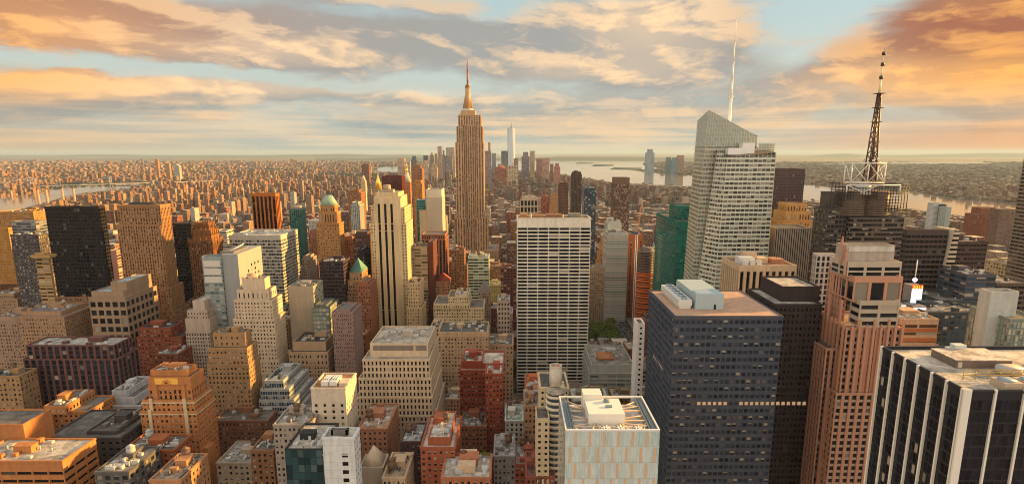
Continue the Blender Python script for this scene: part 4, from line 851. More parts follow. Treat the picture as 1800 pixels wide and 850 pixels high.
# glass cube tower
def cube():
    Y=215; zt=zat(757,Y); x0=xat(994,Y,zt); x1=xat(1160,Y,zt); D=32.5
    rt=root('glass_tower',((x0+x1)/2,Y,0),'pale mint glass tower with tan striped panels and an open white truss roof, bottom centre','office tower')
    y0,y1=Y,Y+D; fl=6.4; n=int(zt/fl)
    gm,nt,b=new_mat('patterned_glass'); b.inputs['Roughness'].default_value=.07; b.inputs['Specular IOR Level'].default_value=.8
    geo=nt.nodes.new('ShaderNodeNewGeometry'); pos=X(geo.outputs['Position']); sp=nt.nodes.new('ShaderNodeSeparateXYZ'); nt.links.new(pos.k,sp.inputs[0])
    w=xnoise(xcomb(X(sp.outputs[0])*.9,X(sp.outputs[1])*.9,X(sp.outputs[2])*.12),1.0,4,.6,1.5)
    blk=xnoise(pos,.16,2,.5)
    at=nt.nodes.new('ShaderNodeAttribute'); at.attribute_name='wid'; oi=nt.nodes.new('ShaderNodeObjectInfo'); kk=X(at.outputs['Fac'])+X(oi.outputs['Random']); c=xmix(sstep(w,.36,.64),(.36,.46,.44),(.52,.61,.59)); c=xmix(kk*.45,c,(.66,.70,.68)); setc(b,c)
    bump=nt.nodes.new('ShaderNodeBump'); bump.inputs['Strength'].default_value=.12; nt.links.new(w.k,bump.inputs['Height']); nt.links.new(bump.outputs[0],b.inputs['Normal'])
    gm['blind']=0.0; tan=wall_mat((.62,.42,.28),.5,.08)
    wins=[];m=MB();S=MB()
    for (o,t,nn,W) in (((x0,y0),(1,0),(0,-1),x1-x0),((x0,y1),(0,-1),(-1,0),D),((x1,y0),(0,1),(1,0),D)):
        o=np.array([*o,0.]);t=np.array([*t,0.]);nn=np.array([*nn,0.]);k=0
        nb=12; bw=W/nb
        for j in range(n+1):
            z1=zt-j*fl; z0=max(0,z1-fl)
            if z1<=0: break
            for i in range(nb):
                a=o+t*(i*bw); e=o+t*((i+1)*bw); wins.append([a+[0,0,z0+.25],e+[0,0,z0+.25],e+[0,0,z1-.05],a+[0,0,z1-.05]])
            m.quads([[o+nn*.15+[0,0,z0],o+t*W+nn*.15+[0,0,z0],o+t*W+nn*.15+[0,0,z0+.28],o+nn*.15+[0,0,z0+.28]]])
            off=.25 if j%2 else .65
            for i in range(0,7):
                s=(i+off)*W/6.6
                if s+.9>W or s<0: continue
                a=o+t*s+nn*.12; e=a+t*.8; S.quads([[a+[0,0,z0+.3],e+[0,0,z0+.3],e+[0,0,z1-.1],a+[0,0,z1-.1]]])
    m.build('floor_trim',wall_mat((.55,.60,.55),.5,.05),rt); S.build('striped_panel',tan,rt)
    G=np.array(wins); split_windows([G],rt,gm,100,1)
    w=flat_mat('white_steel',(.78,.76,.72),.5); ds=wall_mat((.20,.24,.25),.5,.1); z=zt
    f=MB()
    f.box(x0,x1,y0,y0+.5,z-.1,z+.7); f.box(x0,x1,y1-.5,y1,z-.1,z+.7); f.box(x0,x0+.5,y0+.5,y1-.5,z-.1,z+.7); f.box(x1-.5,x1,y0+.5,y1-.5,z-.1,z+.7); f.build('parapet',w,rt)
    f=MB(); 
    for k in (2.2,3.2): f.box(x0+k,x0+k+.25,y0+.5,y1-.5,z-.4,z+.2); f.box(x1-k-.25,x1-k,y0+.5,y1-.5,z-.4,z+.2)
    f.box(x0+.5,x0+3.4,y0+.5,y1-.5,z-2.4,z-.6); f.box(x1-3.4,x1-.5,y0+.5,y1-.5,z-2.4,z-.6); f.build('gutter',ds,rt)
    f=MB(); f.box(x0+.5,x1-.5,y0+.5,y1-.5,z-3.2,z-3.0); f.build('roof',roof_mat((.56,.58,.58)),rt)
    f=MB(); f.box(x0+9.5,x1-11.5,y0+8,y1-9,z-3,z+3.2); f.build('penthouse',wall_mat((.76,.72,.64),.7,.05),rt)
    f=MB(); f.box(x0+9,x0+16.5,y1-10,y1-3.2,z-3,z+5.2); f.build('penthouse',wall_mat((.76,.70,.60),.7,.05),rt)
    f=MB(); f.box(x1-18,x1-15.5,y0+14,y0+15.5,z+3.2,z+3.8); f.prism(x0+18,y0+20,1.3,1.3,z+3.2,z+4.2,12); f.build('vent',ds,rt)
    pt_=wall_mat((.74,.55,.40),.6,.05); cx0,cx1,cy0,cy1=x0+9.5,x1-11.5,y0+8,y1-9
    f=MB()
    for i in range(6):
        yy=y0+5+i*4.6; f.beam((x0+3.4,yy,z-.2),(cx0,min(max(yy+(1.4 if i%2 else -1.4),cy0),cy1),z-.8),.5); f.beam((x1-3.4,yy,z-.2),(cx1,min(max(yy+(1.4 if i%2 else -1.4),cy0),cy1),z-.8),.5)
    for i in range(6):
        xx=x0+5+i*4.8; f.beam((xx,y0+.6,z-.2),(xx+(2.4 if i%2 else -2.4),cy0,z-.6),.45)
    f.box(x0+4,x1-4,y0+4.6,y0+4.9,z-.5,z-.2)
    f.build('truss',pt_,rt)
    for i,xx in enumerate((x0+13,x0+18.4,x0+25)):
        f=MB(); f.box(xx,xx+4.4,y0+1,y0+5.8,z-3,z-.5); f.build('cooling_unit',w,rt)
        f=MB(); f.prism(xx+2.2,y0+3.4,1.9,1.9,z-.5,z-.2,18); f.build('fan_ring',ds,rt)
        f=MB(); 
        for a in range(6): t=a*math.pi/3; f.beam((xx+2.2,y0+3.4,z-.1),(xx+2.2+1.7*math.cos(t),y0+3.4+1.7*math.sin(t),z-.1),.35)
        f.build('fan_blade',w,rt)
    HERO.append(dict(x0=x0,x1=x1,y0=y0,y1=y1,u0=975,u1=1160,v=675,vb=900,name='glass_tower',label='pale mint glass tower',h=zt))
cube()
# rounded cream hotel with drum
def drumhotel():
    Y=300; z=zat(735,Y); x0=xat(943,Y,z); x1=xat(966,Y,z)
    rt=root('hotel',((x0+x1)/2,Y,0),'cream hotel with curved balconies and a big round drum on its roof','hotel')
    wm=wall_mat((.62,.50,.34)); mb=MB(); w=[]
    tier(mb,w,x0,x1,Y,Y+16,0,z,ST(3,3.3,.4,.45)); z2=zat(690,Y+8); tier(mb,w,xat(950,Y+8,z2),xat(992,Y+8,z2)+3,Y+16.1,Y+40,0,z2,ST(3,3.3,.4,.45))
    mb.build('wall',[wm,wm,roof_mat()],rt); split_windows(w,rt,G_DARK,80)
    cx=xat(978,Y+8,z2); cy=Y+12
    k=MB(); k.prism(cx,cy,4.6,4.6,0,z2-1,20); k.build('rounded_core',flat_mat('dark_glazing',(.03,.05,.06),.15),rt); k=MB(); k.prism(cx,cy,5.4,5.2,z2-1,z2,20); k.build('terrace',roof_mat((.5,.42,.32)),rt)
    zz=z2-2
    while zz>10:
        b=MB(); b.prism(cx,cy,5.4,5.4,zz-1.4,zz,24); b.build('balcony',wall_mat((.70,.60,.46)),rt); zz-=3.3
    zd=zat(641,Y+22); cd=xat(977,Y+22,zd); rr=(xat(988,Y+22,zd)-xat(966,Y+22,zd))/2
    d=MB(); n=24; a=np.arange(n)/n*2*math.pi
    d.prism(cd,Y+22,rr,rr,z2-2,zd-1.6,24); 
    P=[]
    for i in range(n):
        a0,a1=a[i],a[(i+1)%n]; c0,s0,c1,s1=math.cos(a0),math.sin(a0),math.cos(a1),math.sin(a1)
        o_=lambda r_,c,s,zz_:(cd+r_*c,Y+22+r_*s,zz_)
        P+=[[o_(rr,c0,s0,zd-1.6),o_(rr,c1,s1,zd-1.6),o_(rr,c1,s1,zd),o_(rr,c0,s0,zd)],[o_(rr*.82,c0,s0,zd-1.6),o_(rr*.82,c1,s1,zd-1.6),o_(rr*.82,c1,s1,zd),o_(rr*.82,c0,s0,zd)],[o_(rr*.82,c0,s0,zd),o_(rr*.82,c1,s1,zd),o_(rr,c1,s1,zd),o_(rr,c0,s0,zd)]]
    d.quads(P); d.build('drum',wall_mat((.60,.54,.45)),rt)
    d=MB(); d.prism(cd,Y+22,rr*.7,rr*.2,zd-1.5,zd+.2,18); d.build('tank_roof',flat_mat('copper_orange',(.55,.22,.10)),rt)
    d=MB(); d.box(cd-rr*.9,cd+rr*1.4,Y+17,Y+27,z2-1,zat(668,Y+22)-2); d.build('bulkhead',wm,rt)
    HERO.append(dict(x0=x0,x1=cx+8,y0=Y,y1=Y+40,u0=940,u1=992,v=634,vb=900,name='hotel',label='cream hotel with the round drum',h=z2))
drumhotel()
# pink granite tower
def granite():
    Y=330; c1=(.50,.27,.19); wm=wall_mat(c1,.7,.12); gm=G_DARK; cream=wall_mat((.45,.38,.30),.7,.1)
    zt=zat(470,Y); rt=root('office_tower',(xat(1540,Y,zt),Y,0),'pink granite skyscraper with clustered ribs and a grey boxed crown','skyscraper')
    m=MB(); w=[]
    G=ST(3.2,3.7,.5,.55,.7,'v',top=1.2); BG=ST(9.5,8,.82,.86,.6,'p',top=2.6)
    def T(u0,u1,v,dy,D,vb,st,mbx=m): 
        y=Y+dy; z=zat(v,y); zb=zat(vb,y) if vb else 0; X_=(xat(u0,y,z),xat(u1,y,z)); tier(mbx,w,X_[0],X_[1],y,y+D,zb,z,st); return (X_[0],X_[1],y,y+D,zb,z)
    A=T(1503,1588,486,3,24,530,BG); B=T(1488,1586,575,0,36,None,ST(4.2,3.9,.6,.62,.8,'v',top=1)); C=T(1470,1589,690,-2,40,None,ST(4.2,3.9,.6,.62,.8,'v',top=1))
    m2=MB(); D_=T(1491,1586,460,8,18,486,ST(9,3.6,.85,.7,.4,'p',top=2.6),m2); E=T(1513,1583,528,-.6,10,575,ST(10,4.2,.86,.5,.5,'p',top=1.5),m2); F_=T(1483,1494,470,16,16,None,ST(3.2,3.7,.5,.55,.7,'v'))
    m.build('wall',[wm,wall_mat((.42,.34,.28),.7,.1),roof_mat((.35,.25,.2))],rt)
    m2.build('grey_band',[cream,cream,roof_mat((.4,.34,.3))],rt)
    H_=MB(); y=Y+12; zz=zat(431,y); a,b=xat(1490,y,zz),xat(1574,y,zz); tier(H_,[],a,b,y,y+12,zat(462,y),zz,ST(blank='fLR'),parapet=3.5)
    H_.build('crown',[wall_mat((.42,.36,.30)),cream,roof_mat((.5,.33,.2))],rt)
    q=MB(); q.box(a+.8,b-.8,y-.3,y-.01,zz-3.5,zz-.8); q.build('crown_band',wall_mat((.58,.54,.48)),rt)
    split_windows(w,rt,gm,100)
    # ribs down the front and the left flank
    k=0
    for i in range(8):
        q=MB(); xx=B[0]+3+(B[1]-B[0]-3)*i/7.; q.box(xx-.65,xx+.65,B[2]-1.1,B[2]-.02,0,B[5]+(4 if i%2 else 1.0)); q.prism(xx,B[2]-.5,.7,.1,B[5]+(4 if i%2 else 1.0),B[5]+(5.4 if i%2 else 2.2),6); q.build('rib',wm,rt)
    for i in range(9):
        q=MB(); yy=B[2]+2+(B[3]-B[2])*i/8.; hh=B[5]+(14 if i%3==1 else 2); q.box(B[0]-1.2,B[0]-.02,yy-.6,yy+.6,0,hh); q.build('rib',wm,rt)
    # left side wing stepping down
    W=MB(); w2=[]
    for (u0,u1,v,dy,D) in ((1452,1478,612,6,40),(1420,1455,664,22,34)):
        y=Y+dy; z=zat(v,y); tier(W,w2,xat(u0,y,z),xat(u1,y,z)+2,y,y+D,0,z,ST(3.4,3.9,.5,.55,.7,'v',top=1)) if True else None
    W.build('wing',[wm,wall_mat((.12,.09,.09)),roof_mat()],rt); split_windows(w2,rt,gm,0)
    q=MB()
    for (xx,yy,zz) in ((D_[0]-.7,Y+15,zat(420,Y+15)),(D_[0]-.9,Y+9,zat(440,Y+9))): q.box(xx-.5,xx+.5,yy-.5,yy+.5,zz-14,zz); q.prism(xx,yy,.6,.1,zz,zz+2.,6)
    q.build('pinnacle',wm,rt)
    HERO.append(dict(x0=xat(1420,Y,100),x1=B[1],y0=Y-4,y1=Y+60,u0=1415,u1=1590,v=420,vb=900,name='office_tower',label='pink granite skyscraper',h=A[5]))
granite()
# black and white striped tower
def stripes():
    Y=180; z=zat(685,Y); x0=xat(1698,Y,z); x1=x0+75; yb=None
    d2=F*x0/(1550-PU); D=(d2+(z-CH)*SP)/CP-Y
    rt=root('office_tower',(x0,Y,0),'black tower with broad white vertical stripes and a flat plant-covered roof, lower right corner','skyscraper')
    m=MB(); w=[]; tier(m,w,x0,x1,Y,Y+D,0,z,ST(1.9,3.9,.86,.82,.12,'p',top=3.0),parapet=1.2)
    m.build('wall',[wall_mat((.02,.02,.026),.4,.1),wall_mat((.02,.02,.026)),roof_mat((.60,.52,.42))],rt); split_windows(w,rt,glass_mat((.010,.011,.018),.02,.1,0),100,2)
    wh=wall_mat((.74,.70,.62),.6,.06)
    n=6
    for i in range(n+1):
        yy=Y+.8+(D-1.6)*i/n; q=MB(); q.box(x0-.8,x0-.02,yy-.34,yy+.34,0,z+.3); q.build('white_stripe',wh,rt)
    q=MB(); q.box(x0-.92,x0+1.5,Y-.7,Y-.02,0,z+.32); q.build('white_stripe',wh,rt)
    for i in range(1,9):
        xx=x0+i*8.9; q=MB(); q.box(xx-.34,xx+.34,Y-.7,Y-.02,0,z+.3); q.build('white_stripe',wh,rt)
    br=wall_mat((.20,.15,.12)); R_=MB(); R_.box(x0+13,x0+32,Y+23,Y+36,z-1.2,z+1.5); R_.build('penthouse',br,rt)
    R_=MB(); R_.box(x0+12.8,x0+32.2,Y+22.8,Y+36.2,z+1.5,z+1.75); R_.build('penthouse_roof',roof_mat((.66,.56,.46)),rt)
    R_=MB(); R_.box(x0+13.6,x0+15,Y+22.9,Y+22.98,z-1,z+1.0); R_.build('door',flat_mat('cream_paint',(.6,.5,.38)),rt)
    R_=MB(); R_.prism(x0+27,Y+18,3,3,z-1.2,z+1.2,20,sx=1.4); R_.build('tank',flat_mat('galvanised',(.42,.38,.34),.5),rt)
    for i in range(5):
        R_=MB(); xx=x0+14+i*7; R_.box(xx,xx+6,Y+3,Y+9,z-1.2,z+1.0); R_.build('cooling_unit',flat_mat('dusty_metal',(.5,.38,.26),.6),rt)
        R_=MB(); R_.prism(xx+3,Y+6,2.5,2.5,z+1,z+1.3,18); R_.build('fan_ring',flat_mat('steel_blue',(.26,.34,.40),.4,.3),rt)
    R_=MB()
    for k in range(3): R_.beam((x0+8,Y+12.5,z+.2+k*.9),(x0+60,Y+12.5,z+.2+k*.9),.22)
    for i in range(14): R_.beam((x0+8+i*4,Y+12.5,z-1.2),(x0+8+i*4,Y+12.5,z+2.1),.22)
    R_.build('railing',flat_mat('yellow_paint',(.60,.38,.10)),rt)
    R_=MB(); R_.box(x0+20,x0+26,Y+D-10,Y+D-5,z-1.2,z+1.4); R_.box(x0+21,x0+25,Y+D-9,Y+D-6,z+1.4,z+3); R_.build('window_washing_rig',flat_mat('pale_paint',(.55,.58,.52)),rt)
    R_=MB(); 
    for i in range(9): R_.box(x0+40+i*2.2,x0+41.2+i*2.2,Y+22,Y+27,z-1.2,z+1.2)
    R_.build('duct',flat_mat('cream_duct',(.6,.46,.32)),rt)
    HERO.append(dict(x0=x0,x1=x1,y0=Y,y1=Y+D,u0=1518,u1=1800,v=608,vb=900,name='office_tower',label='black and white striped tower',h=z))
stripes()
# antenna tower
def antenna_tower():
    Y=520; wm=wall_mat((.06,.05,.05),.5,.1); dk=flat_mat('dark_steel',(.05,.04,.04),.5,.3); w=flat_mat('white_steel',(.70,.66,.60),.5)
    zz=lambda v,y=Y:zat(v,y); X_=lambda u,v,y=Y:xat(u,y,zat(v,y))
    rt=root('office_tower',(X_(1525,400),Y,0),'dark glass skyscraper with a lattice crown, white truss cube and tall antenna mast','skyscraper')
    m=MB(); wn=[]
    tier(m,wn,X_(1496,382),X_(1590,382),Y,Y+34,0,zz(382),ST(2.6,3.9,.93,.66,.25,'g',top=.6)); tier(m,wn,X_(1462,368),X_(1496,368),Y+5,Y+30,0,zz(368),ST(3.2,3.9,.9,.6,.4,'h',top=1))
    tier(m,wn,X_(1476,340),X_(1575,340),Y+6,Y+32,zz(384),zz(340),ST(blank='fLR'))
    m.build('wall',[wm,wall_mat((.16,.13,.11)),roof_mat((.1,.09,.08))],rt); split_windows(wn,rt,glass_mat((.022,.02,.02),.13,.08,0,bc=(.20,.14,.09),vary=.5),80,2)
    # louvred drums
    for u,rad in ((1505,14),(1548,14)):
        cx=X_(u,360); z0,z1=zz(378),zz(338); k=0
        q=MB(); q.prism(cx,Y+10,11,11,z0,z1,20); q.build('drum',wm,rt)
        while z0+k*1.7<z1:
            q=MB(); q.prism(cx,Y+10,11.8,11.8,z0+k*1.7,z0+k*1.7+.6,20); q.build('louvre_ring',wall_mat((.22,.16,.12)),rt); k+=1
    # lattice crown panels
    for (u0,u1,v0,v1,y) in ((1459,1484,362,322,Y+3),(1541,1592,372,324,Y-1),(1484,1541,350,330,Y-1)):
        a,b=X_(u0,v0,y),X_(u1,v0,y); z0,z1=zz(v0,y),zz(v1,y); q=MB(); nx=max(3,int((b-a)/2.4)); nz=int((z1-z0)/2.4)
        for i in range(nx+1): t=a+(b-a)*i/nx; q.beam((t,y,z0),(t,y,z1),.5)
        for k in range(nz+1): t=z0+(z1-z0)*k/nz; q.beam((a,y,t),(b,y,t),.5)
        for i in range(nx+1): t=a+(b-a)*i/nx; q.beam((t,y,z1),(t,y+24,z1),.25)
        q.build('lattice_screen',dk,rt)
    # white truss cube
    a,b=X_(1499,285,Y+6),X_(1558,285,Y+6); z0,z1=zz(321,Y+6),zz(287,Y+6); q=MB(); y0,y1=Y+6,Y+17
    for x in (a,b):
        for y in (y0,y1): q.beam((x,y,z0-4),(x,y,z1),.8)
    for z in (z0,z1):
        q.beam((a,y0,z),(b,y0,z),.8); q.beam((a,y1,z),(b,y1,z),.8); q.beam((a,y0,z),(a,y1,z),.8); q.beam((b,y0,z),(b,y1,z),.8)
    c=(a+b)/2; q.beam((c,y0,z0),(c,y0,z1),.6)
    for x,xx in ((a,c),(c,b)): q.beam((x,y0,z0),(xx,y0,z1),.4); q.beam((xx,y0,z0),(x,y0,z1),.4)
    for x in (a,b): q.beam((x,y0,z0),(x,y1,z1),.4); q.beam((x,y1,z0),(x,y0,z1),.4)
    q.build('truss_cube',w,rt)
    q=MB(); a2,b2=X_(1487,326,Y),X_(1581,326,Y); zt=zz(325); zl=zz(338)
    q.beam((a2,Y-1.5,zt),(b2,Y-1.5,zt),1.0); q.beam((a2,Y-1.5,zl),(a2,Y-1.5,zt),.9); q.beam((b2,Y-1.5,zl),(b2,Y-1.5,zt),.9); q.beam((a2,Y-1.5,zt),(a2+14,Y-1.5,zl),.6); q.beam((a2+14,Y-1.5,zl),(a2+25,Y-1.5,zt),.6)
    q.build('truss_beam',w,rt)
    q=MB(); q.frustum((X_(1508,340),X_(1530,340),Y-1,Y+8),(X_(1514,326),X_(1532,326),Y,Y+8),zz(342),zz(325)); q.build('white_shroud',flat_mat('pale_panel',(.55,.58,.52)),rt)
    # mast
    ym=Y+18; cx=xat(1529,ym,zz(310,ym)); q=MB(); zb=zz(322,ym); zt_=zz(165,ym); n=int((zt_-zb)/4)
    def wd(z): t=(z-zb)/(zt_-zb); return 3.6*(1-t)+.9*t
    for sx in (-1,1):
        for sy in (-1,1): q.beam((cx+sx*wd(zb),ym+sy*wd(zb),zb),(cx+sx*wd(zt_),ym+sy*wd(zt_),zt_),.9)
    for i in range(n):
        za=zb+i*4; zc=za+4; s=1 if i%2 else -1; a_,c_=wd(za),wd(zc)
        q.beam((cx-a_*s,ym-a_,za),(cx+c_*s,ym-c_,zc),.6); q.beam((cx-a_,ym-a_*s,za),(cx-c_,ym+c_*s,zc),.6); q.beam((cx+a_,ym-a_*s,za),(cx+c_,ym+c_*s,zc),.6); q.beam((cx-a_,ym-a_,za),(cx+a_,ym-a_,za),.34)
    q.prism(cx,ym,1.5,1.0,zb,zt_,8)
    for v in (290,250,215,190,165): q.box(cx-3.2,cx+3.2,ym-3.2,ym+3.2,zz(v,ym),zz(v,ym)+.5)
    q.build('antenna_mast',flat_mat('mast_black',(.09,.045,.035),.5,.2),rt)
    q=MB(); q.prism(cx,ym,1.0,.8,zt_,zz(138,ym),8); q.prism(cx,ym,.7,.6,zz(136,ym),zz(115,ym),8); q.prism(cx,ym,.4,.25,zz(113,ym),zz(96,ym),6); q.build('antenna_whip',flat_mat('cream_steel',(.75,.62,.42)),rt)
    q=MB(); 
    for v in (138,115,96): q.prism(cx,ym,1.5,1.5,zz(v,ym)-.5,zz(v,ym)+2.0,8)
    q.prism(cx,ym,.25,.15,zz(96,ym),zz(86,ym),6); q.build('antenna_collar',dk,rt)
    q=MB()
    for i in range(10): t=i*.63; q.prism(cx+6*math.cos(t),ym+6*math.sin(t),.9,.9,zz(287,ym)+(i%3)*1.5,zz(287,ym)+1.6+(i%3)*1.5,8)
    q.build('dish',flat_mat('white_paint',(.75,.70,.62)),rt)
    HERO.append(dict(x0=X_(1458,368),x1=X_(1592,382),y0=Y-2,y1=Y+42,u0=1457,u1=1595,v=86,vb=450,name='office_tower',label='dark antenna skyscraper',h=250))
antenna_tower()
# right side mid
hero('office_tower','dark brown slab with faint bands beside the pale slanting striped wing',"skyscraper",460,
  [(1596,1668,404,0)],ST(3.2,3.8,.88,.55,.25,'h',top=3),(.075,.055,.05),G_BLK,u2=1590,vb=545,limit=0,roof=(.2,.18,.16))
q=HERO[-1]; zz=q['h']
def slope_side():
    Y=457; p=lambda u,v,y=Y:(xat(u,y,zat(v,y)),y,zat(v,y))
    rt=root('office_tower',p(1660,540),'pale striped sloping wing against the dark brown slab right of the antenna skyscraper','office tower')
    a,b,c,d=p(1643,540),p(1666,540),p(1688,404),p(1678,404); m=MB(); g=MB()
    a,b,c,d=[np.array(k) for k in (a,b,c,d)]; n=17; back=np.array([0,24.,0])
    down=lambda q:np.array([q[0],q[1],0.])
    m.mesh([a,b,c,d,a+back,b+back,c+back,d+back],[(1,5,6,2),(5,4,7,6),(4,0,3,7),(3,2,6,7)])
    m.mesh([down(a),down(b),a,b,down(a)+back,down(b)+back,a+back,b+back],[(0,1,3,2),(1,5,7,3),(5,4,6,7),(4,0,2,6)])
    for i in range(n):
        t0,t1=i/n,(i+.55)/n; m.quads([[a+(d-a)*t0,b+(c-b)*t0,b+(c-b)*t1,a+(d-a)*t1]])
        t2=(i+1)/n; q_=MB(); q_.quads([[a+(d-a)*t1,b+(c-b)*t1,b+(c-b)*t2,a+(d-a)*t2]]); q_.build('window_band',G_BLK,rt)
    m.build('wall',wall_mat((.50,.42,.32)),rt)
slope_side()
for args in (('office_tower','plain brown-black block right of the slanting striped wing',"office tower",520,[(1686,1737,424,0)],ST(3,3.8,.85,.4,.15,'h'),(.07,.045,.04),G_BLK,540),
  ('office_tower','dark glass block edged with a blue line, right of the plain brown-black block',"office tower",430,[(1700,1752,482,0)],ST(6,3.8,.9,.6,.2,'h'),(.09,.085,.10),G_BLUE,545),
  ('office_tower','low dark office wing with a long flat roof at the right edge',"office building",440,[(1752,1815,497,0)],ST(5,3.8,.9,.5,.2,'h'),(.10,.075,.065),G_BLK,530),
  ('office_tower','grey ribbed tower cut by the right edge of the picture',"skyscraper",640,[(1850,1910,225,0)],ST(6,3.9,.95,.5,.5,'h'),(.22,.19,.16),G_DARK,470),
  ('office_tower','dark slate office block with a flat roof behind the striped tower',"office tower",395,[(1630,1732,548,0)],ST(3.6,3.8,.7,.55,.3,'p'),(.055,.065,.07),G_BLUE,620),
  ('office_tower','slate block with a raised roof box, just behind the dark slate office block',"office tower",425,[(1655,1735,528,0)],ST(3.6,3.8,.7,.55,.3,'p'),(.065,.075,.08),G_BLUE,560)):
    hero(args[0],args[1],args[2],args[3],args[4],args[5],args[6],args[7],D=34,vb=args[8],limit=0,u2=(1808 if 'ribbed tower cut' in args[1] else None),cl=5,roof=(.22,.19,.17))
r,o,_,wm=hero('office_building','cream and orange banded block left of the black and white striped tower',"office building",360,[(1582,1651,560,0)],ST(12,4.4,.9,.45,.4,'h',top=2.4),(.60,.40,.26),G_AMB,D=30,vb=610,limit=50,roof=(.5,.42,.34),cl=4)
x0,x1,y0,y1,zb,z=o[0]
for k in (8,14): q=MB(); q.box(x0-.1,x1+.1,y0-.2,y0-.05,z-k,z-k+2.2); q.build('orange_band',flat_mat('orange_tile',(.48,.15,.04)),r)
hero('office_tower','pale grey blank slab beside a green glass wing, above the black and white striped tower',"office tower",330,[(1742,1792,512,0)],ST(blank='fL',bay=3,fl=3.8,ww=.9,wh=.7,mode='h'),(.50,.50,.46),G_GRN,u2=1722,vb=640)
hero('office_tower','green-grey glass block at the right edge beside the pale blank slab',"office tower",322,[(1776,1840,560,0)],ST(2.2,3.8,.8,.8,.25,'g'),(.22,.25,.22),G_GRN,D=30,vb=640,limit=30)
# billboard building
def billboard():
    Y=425; z=lambda v:zat(v,Y); Xx=lambda u,v:xat(u,Y,zat(v,Y))
    rt=root('billboard_tower',(Xx(1611,530),Y,0),'narrow tower carrying a glowing white screen, a red sign and a ball on a pole','billboard tower')
    m=MB(); m.box(Xx(1602,520),Xx(1621,520),Y,Y+10,0,z(502)); m.build('wall',wall_mat((.3,.26,.24)),rt)
    m=MB(); m.box(Xx(1602,515),Xx(1620,515),Y-.6,Y-.1,z(532),z(507)); m.build('screen',flat_mat('screen_light',(.86,.93,1.0),.5,0,.42,var=0),rt)
    m=MB(); m.box(Xx(1603,503),Xx(1621,503),Y-.9,Y-.2,z(507),z(500)); sg=m.build('sign',flat_mat('red_sign',(.8,.05,.01),.5,0,.3),rt)
    cu=bpy.data.curves.new('sign_lettering','FONT'); cu.body='2014'; cu.size=3.7; cu.align_x='CENTER'; cu.extrude=.1
    t0=bpy.data.objects.new('tmp',cu); COL.objects.link(t0); bpy.context.view_layer.update(); me=bpy.data.meshes.new_from_object(t0.evaluated_get(bpy.context.evaluated_depsgraph_get())); bpy.data.objects.remove(t0)
    me.materials.clear(); me.materials.append(flat_mat('amber_light',(1,.5,.05),.5,0,.6)); t=bpy.data.objects.new('sign_lettering',me); COL.objects.link(t); t.parent=sg; o_=ORIG[rt.name]; t.location=(Xx(1612,503)-o_[0],Y-1.1-o_[1],z(506.2)-o_[2]); t.rotation_euler=(math.pi/2,0,0); t.scale=(1.0,.8,1)
    m=MB(); m.beam((Xx(1612,500),Y+3,z(501)),(Xx(1612,500),Y+3,z(458)),.5); m.build('pole',flat_mat('white_paint',(.7,.7,.66)),rt)
    m=MB(); cz=z(493); r_=1.6; 
    for i in range(6):
        a0,a1=-math.pi/2+i*math.pi/6,-math.pi/2+(i+1)*math.pi/6; m.prism(Xx(1612,500),Y+3,max(.02,r_*math.cos(a0)),max(.02,r_*math.cos(a1)),cz+r_*math.sin(a0),cz+r_*math.sin(a1),12)
    m.build('ball',flat_mat('ball_light',(.95,.75,.85),.3,0,.4),rt)
    HERO.append(dict(x0=Xx(1600,520),x1=Xx(1623,520),y0=Y,y1=Y+16,u0=1596,u1=1625,v=458,vb=545,name='billboard_tower',label='glowing white screen tower',h=100))
    r2=root('billboard_tower',(Xx(1596,560),405,0),'low white lit billboards at the foot of the glowing screen tower','billboard')
    Y2=405; a,b=xat(1582,Y2,zat(545,Y2)),xat(1592,Y2,zat(545,Y2)); m=MB(); m.box(a,b,Y2,Y2+8,0,zat(535,Y2)); c,d=xat(1604,Y2,zat(545,Y2)),xat(1628,Y2,zat(545,Y2)); m.box(c,d,Y2,Y2+8,0,zat(538,Y2)); m.build('wall',wall_mat((.25,.22,.2)),r2)
    for p,q_,v0,v1 in ((a+.3,b-.3,546,536),(c+.4,d-.4,547,540)):
        m=MB(); m.box(p,q_,Y2-.4,Y2-.1,zat(v0,Y2),zat(v1,Y2)); m.build('screen',flat_mat('screen_light',(.86,.93,1.0),.5,0,.42,var=0),r2)
billboard()
# far right by the river
for u0,u1,v,Y,c,lb,vb,gl in ((1643,1656,357,1800,(.6,.6,.58),'white riverside apartment tower right of the antenna skyscraper',385,G_BLUE),(1655,1664,359,1790,(.04,.07,.10),'dark blue riverside tower beside the white one',385,G_BLUE),(1664,1673,364,1760,(.40,.44,.42),'pale green riverside tower beside the dark blue one',385,G_GRN),
   (1724,1752,365,1500,(.25,.09,.05),'brown brick tower near the river at far right',392,G_STD),(1712,1730,376,1480,(.22,.08,.05),'shorter brown brick tower attached to the one near the river',396,G_STD),(1758,1784,368,1400,(.18,.12,.09),'dark brown banded tower near the right edge by the river',400,G_STD),
   (1595,1606,384,1900,(.45,.36,.26),'small tan warehouse near the river right of the antenna skyscraper',392,G_STD),(1700,1712,460,1000,(.35,.14,.07),'orange brick chimney-like tower right of the slanting striped wing',500,G_STD)):
    hero('apartment_tower',lb,'apartment tower',Y,[(u0,u1,v,0)],fine,c,gl,D=30,vb=vb,limit=0)

